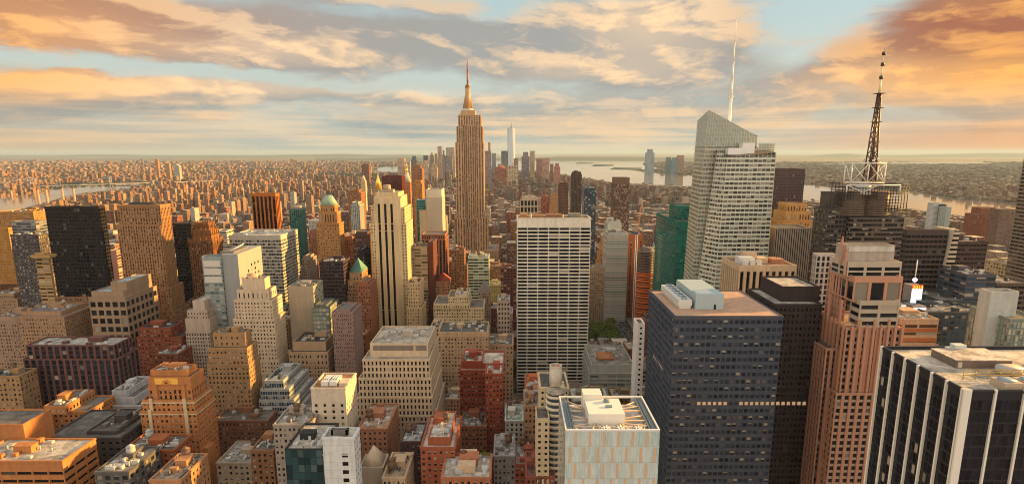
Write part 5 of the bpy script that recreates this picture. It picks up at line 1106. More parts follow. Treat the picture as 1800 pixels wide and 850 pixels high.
# ================= bottom centre
r,o,_,wm=hero('office_building','huge cream stepped block with rows of small dark windows in the lower centre',"office building",400,
  [(650,752,603,12,ST(blank='fLR')),(637,755,631,4,ST(2.65,3.75,.45,.62,.5,top=.8)),(630,758,664,2,ST(2.65,3.75,.45,.62,.5,top=.8)),(625,760,697,0,ST(2.65,3.75,.45,.62,.5,top=.8)),(622,765,730,-2,ST(2.65,3.75,.45,.62,.5,top=.8))],
  fine,(.62,.48,.34),G_DARK,D=44,vb=800,cl=0,roof=(.45,.38,.30))
x0,x1,y0,y1,zb,z=o[0]; clutter(r,x0,x1,y0,y1,z-1,wall_mat((.5,.42,.34)),14,0)
q=MB(); q.box(x0+2,x1-10,y0-.25,y0-.05,z-5,z-1.4); q.box(x1-8.5,x1-1,y0-.25,y0-.05,z-5,z-1.4); q.build('louvre_panel',wall_mat((.22,.18,.15)),r)
for k in (1,2,3,4):
    a0,a1,b0,b1,c0,c1=o[k]; q=MB(); q.box(a0-.35,a1+.35,b0-.35,b0-.02,c1-.9,c1-.2); q.box(a0+(a1-a0)*.08,a0+(a1-a0)*.74,b0-1.2,b0-.3,c0,c1-1) if False else None; q.build('cornice',wm,r)
r,o,_,wm=hero('office_building','cream blind-topped block with an orange roof deck and white cooling plant',"office building",345,
  [(546,607,681,0,ST(4.6,3.9,.32,.45,.5,top=9))],fine,(.66,.56,.44),G_DARK,u2=626,vb=760,roof=(.50,.20,.06))
x0,x1,y0,y1,zb,z=o[0]; wp=flat_mat('painted_metal',(.62,.62,.58),.5)
for i in range(2): put('air_conditioner',wp,r,x0+7+i*5,y0+10,z-1,4.4,12,4)
put('bulkhead',wall_mat((.6,.5,.4)),r,x0+18,y0+8,z-1,5,8,2.5)
hero('office_building','grey-blue glass ziggurat with white floor bands right of the cream-topped apartment tower',"office building",440,
  [(464,498,668,6),(457,508,683,3),(455,516,702,1),(455,522,722,0),(454,524,742,-1)],ST(1.8,3.8,.82,.66,.3,'p',top=1.6),(.40,.40,.38),G_BLUE,D=40,vb=790,limit=60,cl=3,roof=(.55,.5,.42))
hero('office_building','tan stone block with a dark mansard roof and red penthouse behind the grey-blue ziggurat',"building",520,
  [(514,572,600,6,ST(blank='fLR')),(507,576,618,0,ST(3.3,6,.4,.5)),(506,577,640,0,fine)],fine,(.46,.32,.21),G_STD,D=34,vb=665,roof=(.07,.06,.06),cl=2)
r,o,_,wm=hero('office_building','white panelled blind-sided block with a hollow square roof unit at the bottom, left of centre',"office building",270,
  [(566,622,768,0,ST(blank='fL'))],fine,(.66,.66,.64),G_DARK,u2=632,vb=900,roof=(.55,.50,.42))
x0,x1,y0,y1,zb,z=o[0]
q=MB(); q.box(x0+3,x1-4,y0+6,y0+7,z-1,z+1.6); q.box(x0+3,x1-4,y1-7,y1-6,z-1,z+1.6); q.box(x0+3,x0+4,y0+7,y1-7,z-1,z+1.6); q.box(x1-5,x1-4,y0+7,y1-7,z-1,z+1.6); q.build('roof_screen',wall_mat((.18,.16,.15)),r)
for j in range(7):
    q=MB(); zz=z-10-j*4.2; q.box(x1-6,x1-3.2,y0-.05,y0+.1,zz,zz+1.9); q.build('window',G_BLK,r)
    if j>3: q=MB(); q.box(x0+3,x0+6.8,y0-.05,y0+.1,zz,zz+1.9); q.build('window',G_BLK,r)
q=MB()
for j in range(12): q.box(x0,x1,y0-.03,y0-.005,z-4-j*4.2,z-3.92-j*4.2)
for i in range(5): q.box(x0+i*3.2,x0+i*3.2+.06,y0-.03,y0-.005,0,z)
q.build('panel_joint',wall_mat((.35,.35,.33)),r)
hero('office_building','black mirror-glass cube at the bottom left of the white panelled block',"office building",282,[(500,566,788,0)],ST(3,3.9,.96,.94,.08,'p',top=.6),(.03,.03,.03),glass_mat((.02,.045,.05),.05,.05,0,bc=(.07,.12,.12)),D=30,vb=900,cl=3,roof=(.5,.44,.36))
# brick buildings
hero('brick_tower','tall dark red brick apartment block with white trimmed top, right of the hotel block',"apartment block",450,[(812,848,634,5),(812,886,638,6),(808,872,650,0)],ST(2.8,3.3,.45,.5),RED,G_STD,D=30,vb=740,cl=4,tank=0,roof=(.6,.5,.4))
hero('brick_tower','red brick wing with white belt courses against the dark red apartment block',"apartment block",425,[(853,884,656,0)],ST(2.8,3.3,.45,.5),(.33,.09,.055),G_STD,D=22,vb=780,cl=2,roof=(.6,.5,.4))
hero('brick_tower','red brick block with white roofs and a raised white dormer box, bottom centre left',"apartment block",312,[(752,792,768,4,ST(4,5,.7,.5)),(739,800,785,0)],ST(3,3.4,.45,.5),(.36,.12,.07),G_STD,D=36,vb=900,cl=5,tank=1,roof=(.66,.56,.46))
hero('brick_tower','dark brown slender building with a grey roof left of the white-roofed red brick block',"building",335,[(703,740,775,0)],ST(3,3.4,.4,.5),(.10,.055,.05),G_BLUE,D=26,vb=900,cl=4,tank=1,roof=(.35,.35,.35))
hero('brick_tower','brown brick building with a rusty roof and round tank below the huge cream block',"building",350,[(628,680,752,0)],ST(3,3.4,.4,.45),(.36,.18,.11),G_STD,u2=700,vb=850,cl=6,tank=1,roof=(.4,.28,.2))
r,o,_,wm=hero('apartment_building','terracotta roof-terrace building with white decks at the bottom edge, left of centre',"building",290,[(775,862,838,0)],ST(3,3.4,.45,.5),(.42,.17,.10),G_STD,D=26,vb=900,cl=2,tank=1,roof=(.64,.55,.45))
x0,x1,y0,y1,zb,z=o[0]
q=MB(); q.box(x0+8,x1-8,y0+6,y1-1,z-1,z+3); q.build('terrace_house',wall_mat((.62,.45,.32)),r)
for xx in (x0+2,x0+4.5,x1-2,x1-4.6,x1-7):
    q=MB(); 
    for k in range(40):
        t=random.random()*6.28; rr=random.random()*1.1; cx_,cy_,cz_=xx+rr*math.cos(t),y1-2.5+rr*math.sin(t),z+.2+random.random()*1.6; e=.35
        q.quads([[(cx_-e,cy_,cz_-e),(cx_+e,cy_+e*.5,cz_-e*.6),(cx_+e,cy_,cz_+e),(cx_-e,cy_-e*.5,cz_+e*.6)]])
    q.build('potted_shrub',flat_mat('shrub_leaves',(.20,.22,.03),.8),r)
# stone spire
def cone():
    Y=310; zb=zat(818,Y); rt=root('church_spire',(xat(652,Y,zb),Y,0),'pale pointed stone pyramid rising from a low roof at the bottom centre left','spire')
    m=MB(); x0,x1=xat(635,Y,zb),xat(671,Y,zb); zt=zat(783,Y+6)
    m.box(x0-1,x1+1,Y-1,Y+15,0,zb-.5); m.build('base',wall_mat((.42,.34,.26)),rt)
    m=MB(); m.frustum((x0,x1,Y,Y+13),((x0+x1)/2-.3,(x0+x1)/2+.3,Y+6.2,Y+6.8),zb-.5,zt); m.build('spire',wall_mat((.62,.50,.38)),rt)
    HERO.append(dict(x0=x0-1,x1=x1+1,y0=Y-1,y1=Y+15,u0=632,u1=674,v=782,vb=850,name='church_spire',label='pale pointed stone pyramid',h=zb))
cone()
for nm,lb,Y,tl,st,c,rf in (('apartment_building','orange-red low building with an arched roof gable left of the round drum hotel',420,[(924,962,682,0)],punched,(.42,.13,.06),(.4,.15,.08)),
   ('apartment_building','brown ornate-fronted building with a scalloped gable under the arched orange building',360,[(922,950,712,0)],fine,(.34,.20,.13),(.3,.2,.15)),
   ('apartment_building','small white house front with a pale green roof band',400,[(888,920,738,0)],ST(2.8,3.6,.45,.6),(.58,.54,.46),(.3,.45,.35)),
   ('apartment_building','grey flat-roofed house with a white bulkhead, near the bottom centre',330,[(868,905,800,0)],fine,(.30,.28,.27),(.5,.48,.45)),
   ('apartment_building','red brick house with white tanks left of the mint glass tower',330,[(905,940,815,0)],fine,(.34,.11,.07),(.45,.35,.28)),
   ('apartment_building','brown brick house with a red roof at the bottom edge near the drum hotel',300,[(925,975,836,0)],fine,(.28,.10,.07),(.28,.12,.09)),
   ('apartment_building','beige small block with a tan roof at the bottom edge right of the stone pyramid',295,[(672,712,838,0)],fine,(.52,.38,.26),(.5,.36,.24)),
   ('apartment_building','red brick row block below the dark red apartment block',420,[(810,855,748,0)],fine,(.34,.14,.09),(.25,.2,.18)),
   ('apartment_building','orange penthouse-topped brick block at the bottom edge left of the beige corner building',285,[(262,318,842,0)],punched,(.45,.24,.13),(.4,.3,.22)),
   ('office_building','dark glass flat-roofed block at the bottom edge right of the orange banded office block',290,[(165,226,828,0)],wide,(.12,.11,.10),(.42,.33,.24)),
   ('apartment_building','grey stone block with white-capped roof under the cream blind-topped block',330,[(480,545,745,0)],fine,(.38,.32,.27),(.4,.36,.3)),
   ('apartment_building','tan block tucked between the hotel block and the dark red brick block',505,[(770,812,700,0)],fine,(.48,.36,.25),(.4,.34,.28))):
    hero(nm,lb,'building',Y,tl,st,c,G_STD,D=28,vb=v if False else 900,cl=6,tank=.8,limit=50,roof=rf)
# ================= downtown and far shores (each a tower of its own)
STOPS=ST(3.4,4,.5,.6,.5,'v')
SHAPE={'t':'with a stepped top','f':'with a flat top','p':'with a pointed roof'}
def far(u0,u1,v,Y,c,label,sh='f',vbase=None,D=None,gl=None):
    y=Y; z=zat(v,y); x0,x1=xat(u0,y,z),xat(u1,y,z); D=D or (x1-x0)*.8
    o=MB(); w=[]
    st=ST(max(5,(x1-x0)/7),9,.55,.55,.8,'p',top=3)
    if sh=='t':
        zz=z-.14*z; tier(o,w,x0,x1,y,y+D,0,zz,st); a=(x1-x0)*.18; tier(o,w,x0+a,x1-a,y+a,y+D-a,zz-1,z,st)
    elif sh=='p':
        zz=z*.86; tier(o,w,x0,x1,y,y+D,0,zz,st); o.frustum((x0+2,x1-2,y+2,y+D-2),((x0+x1)/2-1,(x0+x1)/2+1,y+D/2-1,y+D/2+1),zz,z,0)
    else: tier(o,w,x0,x1,y,y+D,0,z,st)
    rt=root('office_tower',((x0+x1)/2,y,0),label,'skyscraper','towers of the far downtown cluster' if Y>4000 else None)
    wm=wall_mat(c); o.build('wall',[wm,wm,roof_mat(tuple(k*.6 for k in c))],rt); split_windows(w,rt,gl or G_STD,0)
    HERO.append(dict(x0=x0,x1=x1,y0=y,y1=y+D,u0=u0,u1=u1,v=v,vb=300,name='office_tower',label=label,h=z))
for a in ((699,711,278,4700,(.55,.38,.28),'pale pink far downtown tower, leftmost of the cluster','f'),(712,721,284,4600,(.5,.42,.34),'squat beige far downtown block next to the leftmost pink one','f'),
 (722,732,274,5400,(.10,.11,.13),'small dark blue far downtown tower left of centre','t'),(733,742,287,4700,(.45,.3,.2),'low tan far downtown block under the dark blue tower','f'),(743,752,282,4700,(.55,.45,.34),'cream far downtown tower with stepped top','t'),(744,752,273,5600,(.12,.11,.12),'slim dark far downtown tower behind the cream stepped one','f'),
 (755,763,266,5500,(.35,.28,.22),'brown pointed far downtown tower','p'),(764,768,270,5300,(.3,.24,.2),'thin brown far downtown tower beside the pointed one','f'),(769,776,257,5300,(.50,.34,.24),'tallest slim tan tower left of the spired skyscraper in the far downtown','f'),(777,782,264,5500,(.28,.24,.22),'narrow grey tower right of the tallest slim tan one','t'),
 (784,799,259,5600,(.46,.38,.30),'wide beige slab behind the spired skyscraper in the far downtown','f'),(782,795,274,5100,(.24,.20,.2),'dark grey slab in front of the wide beige slab','f'),(757,768,288,4700,(.52,.38,.26),'low cream far downtown block below the pointed tower','t'),
 (852,863,265,5000,(.26,.20,.22),'plum grey tower just right of the spired skyscraper in the distance','f'),(858,862,250,5400,(.55,.25,.13),'thin orange-topped tower just right of the spired skyscraper in the distance','f'),(864,872,269,5600,(.28,.33,.34),'blue-grey far tower between the plum grey one and the tallest glass one','f'),
 (881,893,265,5300,(.13,.15,.17),'dark slate slab just left of the tallest glass far tower','f'),(869,890,290,4700,(.34,.12,.08),'red sloped-roof far block below the dark slate slab','p'),(891,911,291,4600,(.50,.38,.27),'low cream far block at the foot of the tallest glass far tower','f'),(903,911,278,5200,(.30,.18,.15),'brown far tower at the right foot of the tallest glass far tower','f'),
 (917,931,267,5300,(.20,.17,.19),'purple-grey broad far tower with a tan neighbour','t'),(932,940,265,5350,(.50,.40,.26),'tan slab attached to the purple-grey broad far tower','f'),(943,953,279,5200,(.33,.19,.15),'brown far block left of the flat pink one','f'),(953,966,278,5100,(.46,.28,.22),'flat-topped pink far block near the bay','f'),
 (967,973,288,4900,(.30,.16,.12),'small red-brown far block beside the flat pink one','f'),(974,985,287,4800,(.44,.20,.15),'red-brown stepped far tower, last of the cluster before the bay','t'),
 (1137,1151,262,7600,(.30,.36,.38),'tall blue-grey tower alone on the far shore of the bay','t'),(1172,1180,276,7600,(.13,.22,.25),'dark teal far-shore tower, left one of the three right of the lone tall tower','f'),(1181,1193,277,7400,(.12,.20,.24),'dark teal wide far-shore tower, middle one of the three','t'),(1192,1203,273,7500,(.36,.22,.18),'pinkish brown far-shore tower, right one of the three','f'),(1224,1234,280,7300,(.14,.22,.28),'blue far-shore tower peeping left of the faceted glass skyscraper','f'),
 (272,277,280,5600,(.50,.25,.12),'thin orange tower standing alone among the far low roofs at left','f'),(304,314,287,5600,(.45,.42,.38),'pale sloped tower among the far low roofs at left','p'),(290,297,287,5700,(.42,.25,.16),'orange-brown slab left of the pale sloped tower','f'),(875,886,288,5000,(.36,.30,.26),'grey far block behind the red sloped-roof one','f')):
    far(*a)
# tallest far glass tower
def wtc():
    Y=5500; z1=zat(225,Y); x0,x1=xat(892,Y,z1),xat(905.5,Y,z1); c=(x0+x1)/2; r=(x1-x0)/2; cy=Y+r
    rt=root('glass_tower',(c,Y,0),'tallest pale glass tower of the far downtown with a thin spire','skyscraper'); m=MB()
    zb=55; b=[(c-r,cy-r),(c+r,cy-r),(c+r,cy+r),(c-r,cy+r)]; t=[(c,cy-r),(c+r,cy),(c,cy+r),(c-r,cy)]
    V=[(*p,0) for p in b]+[(*p,zb) for p in b]+[(*p,z1) for p in t]
    Fc=[(i,(i+1)%4,4+(i+1)%4,4+i) for i in range(4)]+[(4+i,4+(i+1)%4,8+i) for i in range(4)]+[(8+i,4+(i+1)%4,8+(i+1)%4) for i in range(4)]+[(8,9,10,11)]
    m.mesh(V,Fc); g=flat_mat('pale_tower_glass',(.52,.54,.52),.16,.3,var=.1); m.build('glazing',g,rt)
    m=MB(); m.prism(c,cy,12,12,z1,z1+9,16); m.prism(c,cy,3.2,.8,z1+9,zat(207,cy),8); m.build('spire',flat_mat('grey_steel',(.3,.3,.3),.5),rt)
    HERO.append(dict(x0=x0,x1=x1,y0=Y,y1=Y+2*r,u0=892,u1=906,v=207,vb=290,name='glass_tower',label='tallest far tower',h=z1))
wtc()
# four smokestacks by the river
for k,(u,v0,v1,lb) in enumerate(((65,330,358,'tan river smokestack, leftmost of the four'),(80,329,356,'pale tan river smokestack, second from the left'),(108,328,352,'dark-topped river smokestack, third from the left'),(128,328,350,'bright orange-lit river smokestack, rightmost of the four'))):
    Y=2750; z=zat(v0,Y); x=xat(u,Y,z); rt=root('smokestack',(x,Y,0),lb,'smokestack','smokestacks beside the river'); m=MB(); m.prism(x,Y,6.2,4.4,0,z-8,14); m.build('stack',wall_mat((.5,.33,.22)),rt)
    m=MB(); m.prism(x,Y,4.7,4.5,z-8,z,14); m.build('rim',wall_mat((.2,.12,.09)),rt)
# suspension bridge over the left river
def bridge():
    rt=None; Y0=3900
    xa,ya=gnd(58,338); xb,yb=gnd(196,333); 
    rt=root('suspension_bridge',(xa,ya,0),'grey suspension bridge with two lattice towers over the river at far left','bridge')
    st=flat_mat('bridge_steel',(.22,.22,.25),.6); d=Vector((xb-xa,yb-ya,0)); 
    h=95; dk=38
    for (x,y) in ((xa,ya),(xb,yb)):
        m=MB()
        for s in (-12,12): m.beam((x,y+s,0),(x,y+s,h),5)
        for z in (dk,60,h-2): m.beam((x,y-12,z),(x,y+12,z),4)
        m.beam((x,y-12,60),(x,y+12,h),2.5); m.beam((x,y+12,60),(x,y-12,h),2.5); m.build('bridge_tower',st,rt)
    m=MB(); p0=Vector((xa,ya,dk))-d.normalized()*900; p1=Vector((xb,yb,dk))+d.normalized()*700
    m.beam(p0,p1,6); m.build('deck',st,rt)
    m=MB(); n=24
    for s in (-12,12):
        pts=[Vector((xa,ya+s,h-56*4*t*(1-t)))+d*t for t in [i/n for i in range(n+1)]]
        for i in range(n): m.beam(pts[i],pts[i+1],1.8)
        m.beam((*(Vector((xa,ya+s,0))-d.normalized()*300).xy,dk),(xa,ya+s,h),1.8); m.beam((xb,yb+s,h),(*(Vector((xb,yb+s,0))+d.normalized()*300).xy,dk),1.8)
    m.build('cable',st,rt)
bridge()

# ================= ground, water, roads
def struct(name,mb,mat): o=mb.build(name,mat); o['kind']='structure'; return o
gm,nt,b=new_mat('ground'); b.inputs['Roughness'].default_value=.95
geo=nt.nodes.new('ShaderNodeNewGeometry'); pos=X(geo.outputs['Position'])
n1=xnoise(pos,.00045,6,.6,.4); n2=xnoise(pos,.012,5,.7); n3=xnoise(pos,.004,4,.6)
c=xmix(sstep(n2,.35,.65),(.10,.075,.06),(.30,.20,.13)); c=xmix(sstep(n1*.7+n3*.3,.47,.56)*.85,c,(.045,.06,.025)); 
near=X.op('LENGTH',1.0) if False else None
setc(b,c)
m=MB(); m.quads([[(-90000,-3000,0),(90000,-3000,0),(90000,95000,0),(-90000,95000,0)]]); struct('ground',m,gm)
# asphalt under midtown (sits above the ground sheet)
am,nt,b=new_mat('asphalt'); b.inputs['Roughness'].default_value=.85; geo=nt.nodes.new('ShaderNodeNewGeometry'); setc(b,xmix(xnoise(X(geo.outputs['Position']),.3,4,.6),(.035,.035,.036),(.07,.066,.06)))
side,nt,b=new_mat('paving'); b.inputs['Roughness'].default_value=.9; geo=nt.nodes.new('ShaderNodeNewGeometry'); setc(b,xmix(xnoise(X(geo.outputs['Position']),.5,4,.6),(.18,.16,.14),(.30,.27,.23)))
AVE=[-1130,-930,-740,-600,-465,-325,-185,168,450,730,1000,1260]
BLK0=738
m=MB()
for ax in AVE: m.quads([[(ax-13,40,.06),(ax+13,40,.06),(ax+13,5200,.06),(ax-13,5200,.06)]])
struct('avenue_road',m,am)
m=MB()
for k in range(-9,52):
    y=BLK0+80*k
    if y<40: continue
    m.quads([[(-1180,y-6,.04),(1300,y-6,.04),(1300,y+6,.04),(-1180,y+6,.04)]])
struct('cross_street_road',m,am)
m=MB(); 
for ax in AVE[6:9]:
    for i in (-1,0,1):
        for y in range(400,1700,14): m.quads([[(ax+i*6.2-.15,y,.10),(ax+i*6.2+.15,y,.10),(ax+i*6.2+.15,y+6,.10),(ax+i*6.2-.15,y+6,.10)]])
struct('road_marking',m,flat_mat('road_paint',(.7,.7,.66)))
m=MB()
for ax in AVE[5:10]:
    for k in range(-5,10):
        y=BLK0+80*k
        for s in (-1,1): m.box(ax+s*15.5-2.4,ax+s*15.5+2.4,y+8,y+72,0,.15)
struct('pavement',m,side)
# water bodies, traced on the ground
wm_,nt,b=new_mat('water'); b.inputs['Base Color'].default_value=(.24,.19,.15,1); b.inputs['Roughness'].default_value=.08; b.inputs['Specular IOR Level'].default_value=.9
geo=nt.nodes.new('ShaderNodeNewGeometry'); bp=nt.nodes.new('ShaderNodeBump'); bp.inputs['Strength'].default_value=.10; bp.inputs['Distance'].default_value=.6
nn=xnoise(X(geo.outputs['Position']),.05,4,.6); nt.links.new(nn.k,bp.inputs['Height']); nt.links.new(bp.outputs[0],b.inputs['Normal'])
WPOLY=[]
def water(name,pts,label=None):
    P=[gnd(u,v,1.0) for u,v in pts]; WPOLY.append(np.array(P)); m=MB()
    bmv=[(x,y,1.0) for x,y in P]; m.mesh(bmv,[tuple(range(len(P)))]); o=struct(name,m,wm_); return o
water('east_river',[(-260,345),(0,346),(60,339),(105,331),(150,327.5),(200,327),(262,325.5),(262,319),(184,319.6),(184,325),(240,327.5),(240,330.5),(200,333.5),(150,337),(110,346),(60,362),(30,369),(0,378),(-260,440)]) if False else None
water('east_river',[(-300,348),(0,346),(60,339),(105,331),(150,327.5),(200,327.2),(245,327.5),(200,333.5),(150,338),(110,347),(60,361),(30,369),(0,378),(-300,470)])
water('river_reach',[(184,325.5),(262,324.8),(262,319.5),(184,320.5)])
water('upper_bay',[(905,300),(950,300),(985,306),(1030,313),(1076,320),(1175,326),(1240,328),(1330,339),(1420,352),(1520,360),(1600,366),(1650,374),(1703,380),(1750,374),(1800,369),(2200,380),
   (2200,372),(1800,358),(1720,352),(1660,347),(1593,336),(1500,331),(1440,325),(1380,322),(1300,314),(1234,309),(1165,306),(1105,299),(1160,296),(1130,289),(1135,280),(1130,276.2),(1000,275.6),(905,275.4),(845,276),(852,290)])
water('bay_inlet',[(652,302),(700,302),(702,292),(668,293)])
water('far_sea',[(-900,274.5),(0,274.5),(250,273.5),(420,272.6),(780,273),(780,268.4),(-900,268.4)])
water('marsh_water',[(1440,288.8),(1600,288.2),(1752,287.4),(1700,284.6),(1500,286.2)])
def inwater(x,y):
    ins=np.zeros(len(x),bool)
    for P in WPOLY:
        c=np.zeros(len(x),bool); j=len(P)-1
        for i in range(len(P)):
            xi,yi=P[i]; xj,yj=P[j]
            if yi!=yj: c^=((yi>y)!=(yj>y))&(x<(xj-xi)*(y-yi)/(yj-yi)+xi)
            j=i
        ins|=c
    return ins
for nm,pts in (('island',[(1011,287.3),(1046,287.3),(1040,285.4),(1018,285.2)]),('island',[(1040,292),(1080,291.6),(1078,288.6),(1046,289)]),('island',[(1072,297.5),(1128,298),(1128,294.5),(1080,294)])):
    P=[gnd(u,v,3.0) for u,v in pts]; m=MB(); n=len(P); m.mesh([(x,y,1.5) for x,y in P]+[(x,y,4.) for x,y in P],[tuple(range(n,2*n))]+[(i,(i+1)%n,n+(i+1)%n,n+i) for i in range(n)]); o=m.build('island',flat_mat('island_ground',(.05,.06,.03))); o['kind']='structure'
# statue on its island
sx,sy=gnd(1014.5,286.5); rt=root('statue',(sx,sy,0),'tiny green statue on a pedestal on the small island in the bay','statue')
m=MB(); m.frustum((sx-16,sx+16,sy-16,sy+16),(sx-8,sx+8,sy-8,sy+8),3,47); m.build('pedestal',wall_mat((.5,.42,.34)),rt)
m=MB(); m.prism(sx,sy,7,5,47,62,10); m.prism(sx,sy,5,3.4,62,76,10); m.prism(sx,sy,2.6,2.2,76,83,8); m.beam((sx-3,sy,73),(sx-8,sy,91),2.2); m.prism(sx-8,sy,1.8,.3,91,95,6); m.build('figure',flat_mat('verdigris',(.22,.42,.28),.6),rt)
# low distant hills
def hills(name,u0,u1,Y,amp,seed):
    x0,x1=(u0-900)/F*Y,(u1-900)/F*Y; n=90; rr=np.random.default_rng(seed); xs=np.linspace(x0,x1,n); hgt=np.zeros(n)
    for k in range(1,7): hgt+=np.sin(xs/(x1-x0)*k*7+rr.uniform(0,6))*rr.uniform(.2,1)/k
    hgt=(hgt-hgt.min())/(hgt.max()-hgt.min()); env=np.clip(np.minimum(np.arange(n),np.arange(n)[::-1])/12,0,1); hgt=(.35+.65*hgt)*amp*env+2
    m=MB(); rows=[(0,0),(1500,.6),(3200,1.),(6000,.6),(9000,0)]; V=[(xs[i]*(1+d/Y),Y+d,hgt[i]*f) for d,f in rows for i in range(n)]
    Fq=[(r*n+i,r*n+i+1,(r+1)*n+i+1,(r+1)*n+i) for r in range(len(rows)-1) for i in range(n-1)]
    m.mesh(V,Fq); struct(name,m,flat_mat('hill_ground',(.05,.07,.05),.95,var=.5))
hills('hills',560,1260,19000,95,3); hills('hills',240,820,33000,150,5); hills('hills',1380,2100,30000,210,9); hills('hills',-400,330,36000,110,12)

# ================= haze
# ================= filler city
HERO.append(dict(x0=900,x1=901,y0=765,y1=766,u0=1030,u1=1118,v=600,vb=608,name='x',label='x',h=1)); HA=np.array([[h['x0'],h['x1'],h['y0'],h['y1'],h['u0'],h['u1'],h['v'],h['vb']] for h in HERO])
def limit_h(x0,x1,y,y1,hmax):
    """greatest height that keeps the named buildings behind it in view"""
    lim=hmax
    for h in HA:
        if h[2]>y-2:
            ua=proj(x0,y,40)[0]; ub=proj(x1,y,40)[0]
            if ub>h[4]-1 and ua<h[5]+1: lim=min(lim,zat(h[7]+rng.uniform(-3,8),y))
    return lim
def hits(x0,x1,y0,y1): return bool(np.any((HA[:,0]<x1+1)&(HA[:,1]>x0-1)&(HA[:,2]<y1+1)&(HA[:,3]>y0-1)))
PAL=[(RED,'red brick'),(RUST,'rust brick'),(BROWN,'dark brown brick'),(TAN,'tan brick'),((.50,.36,.24),'beige'),((.42,.30,.20),'buff'),((.30,.17,.11),'brown brick'),(GREY,'grey concrete'),((.58,.47,.34),'cream'),((.62,.57,.50),'off-white'),((.20,.15,.13),'charcoal brick'),((.44,.22,.11),'orange brick')]
PAL=[(tuple(v*(.74 if n in('tan brick','beige','buff','rust brick','orange brick','red brick') else .9) for v in c),n) for c,n in PAL]
PARK=(25,150,765,935)
cands=[]
for bi in range(len(AVE)-1):
    ax0,ax1=AVE[bi]+18,AVE[bi+1]-18
    for k in range(-6,26):
        ys=BLK0+80*k+9; 
        for row in (0,1):
            y0=ys+row*31; y1=y0+30; x=ax0
            while x<ax1-9:
                w=min(ax1-x,rng.uniform(11,30)); 
                if ax1-(x+w)<9: w=ax1-x
                cands.append((x,x+w-.3,y0,y1-.4)); x+=w
buildings=[]
for (x0,x1,y0,y1) in cands:
    ua=proj(x0,y0,30)[0]; ub=proj(x1,y0,30)[0]
    if ub<-60 or ua>1860: continue
    if y0<400 and proj(x0,y0,60)[1]>930: continue
    if x1>PARK[0] and x0<PARK[1] and y1>PARK[2] and y0<PARK[3]: continue
    if hits(x0,x1,y0,y1): 
        # shrink the lot depth if a named building only clips it
        continue
    if y0<560: h=rng.choice([rng.uniform(25,50),rng.uniform(50,85)],p=[.5,.5])
    elif y0<1000: h=rng.choice([rng.uniform(22,48),rng.uniform(45,95),rng.uniform(90,140)],p=[.38,.44,.18])
    elif y0<1700: h=rng.choice([rng.uniform(18,45),rng.uniform(40,75),rng.uniform(75,130)],p=[.5,.42,.08])
    else: h=rng.choice([rng.uniform(14,32),rng.uniform(28,55),rng.uniform(60,100)],p=[.62,.33,.05])
    if x1>250 and y0>900: h*=.75
    h=min(h,limit_h(x0,x1,y0,y1,h))
    # general roofline profile
    vmin=415+ (0 if y0<1000 else -60 if y0<1700 else -95)
    h=min(h,zat(vmin+rng.uniform(0,14),y0))
    if h<9: continue
    if inwater(np.array([(x0+x1)/2]),np.array([y0]))[0]: continue
    d=dep(y0,h); area=(F/d)**2*(x1-x0)*min(h,60)
    buildings.append((area,x0,x1,y0,y1,h))
buildings.sort(key=lambda b:-b[0])
ORD=['nearest','second nearest','third nearest','fourth nearest','fifth nearest','sixth nearest','seventh nearest','eighth nearest','ninth nearest','tenth nearest','eleventh nearest','twelfth nearest','thirteenth nearest','fourteenth nearest','fifteenth nearest','sixteenth nearest']
NIND=285
def lot(mb,wins,x0,x1,y0,y1,h,r,detail=True):
    s=r.integers(0,6); st=[punched,fine,ST(2.8,3.4,.42,.48),ST(4,3.8,.6,.55),ribbon,ST(3.4,3.7,.5,.62,.5,'v')][s]
    if h>45 and r.random()<.5:
        k=r.uniform(.6,.85)*h; a=min((x1-x0)*.16,5); tier(mb,wins,x0,x1,y0,y1,0,k,st); tier(mb,wins,x0+a,x1-a,y0+3,y1-3,k-1,h,st); return (x0+a,x1-a,y0+3,y1-3),True
    tier(mb,wins,x0,x1,y0,y1,0,h,st); return (x0,x1,y0,y1),False
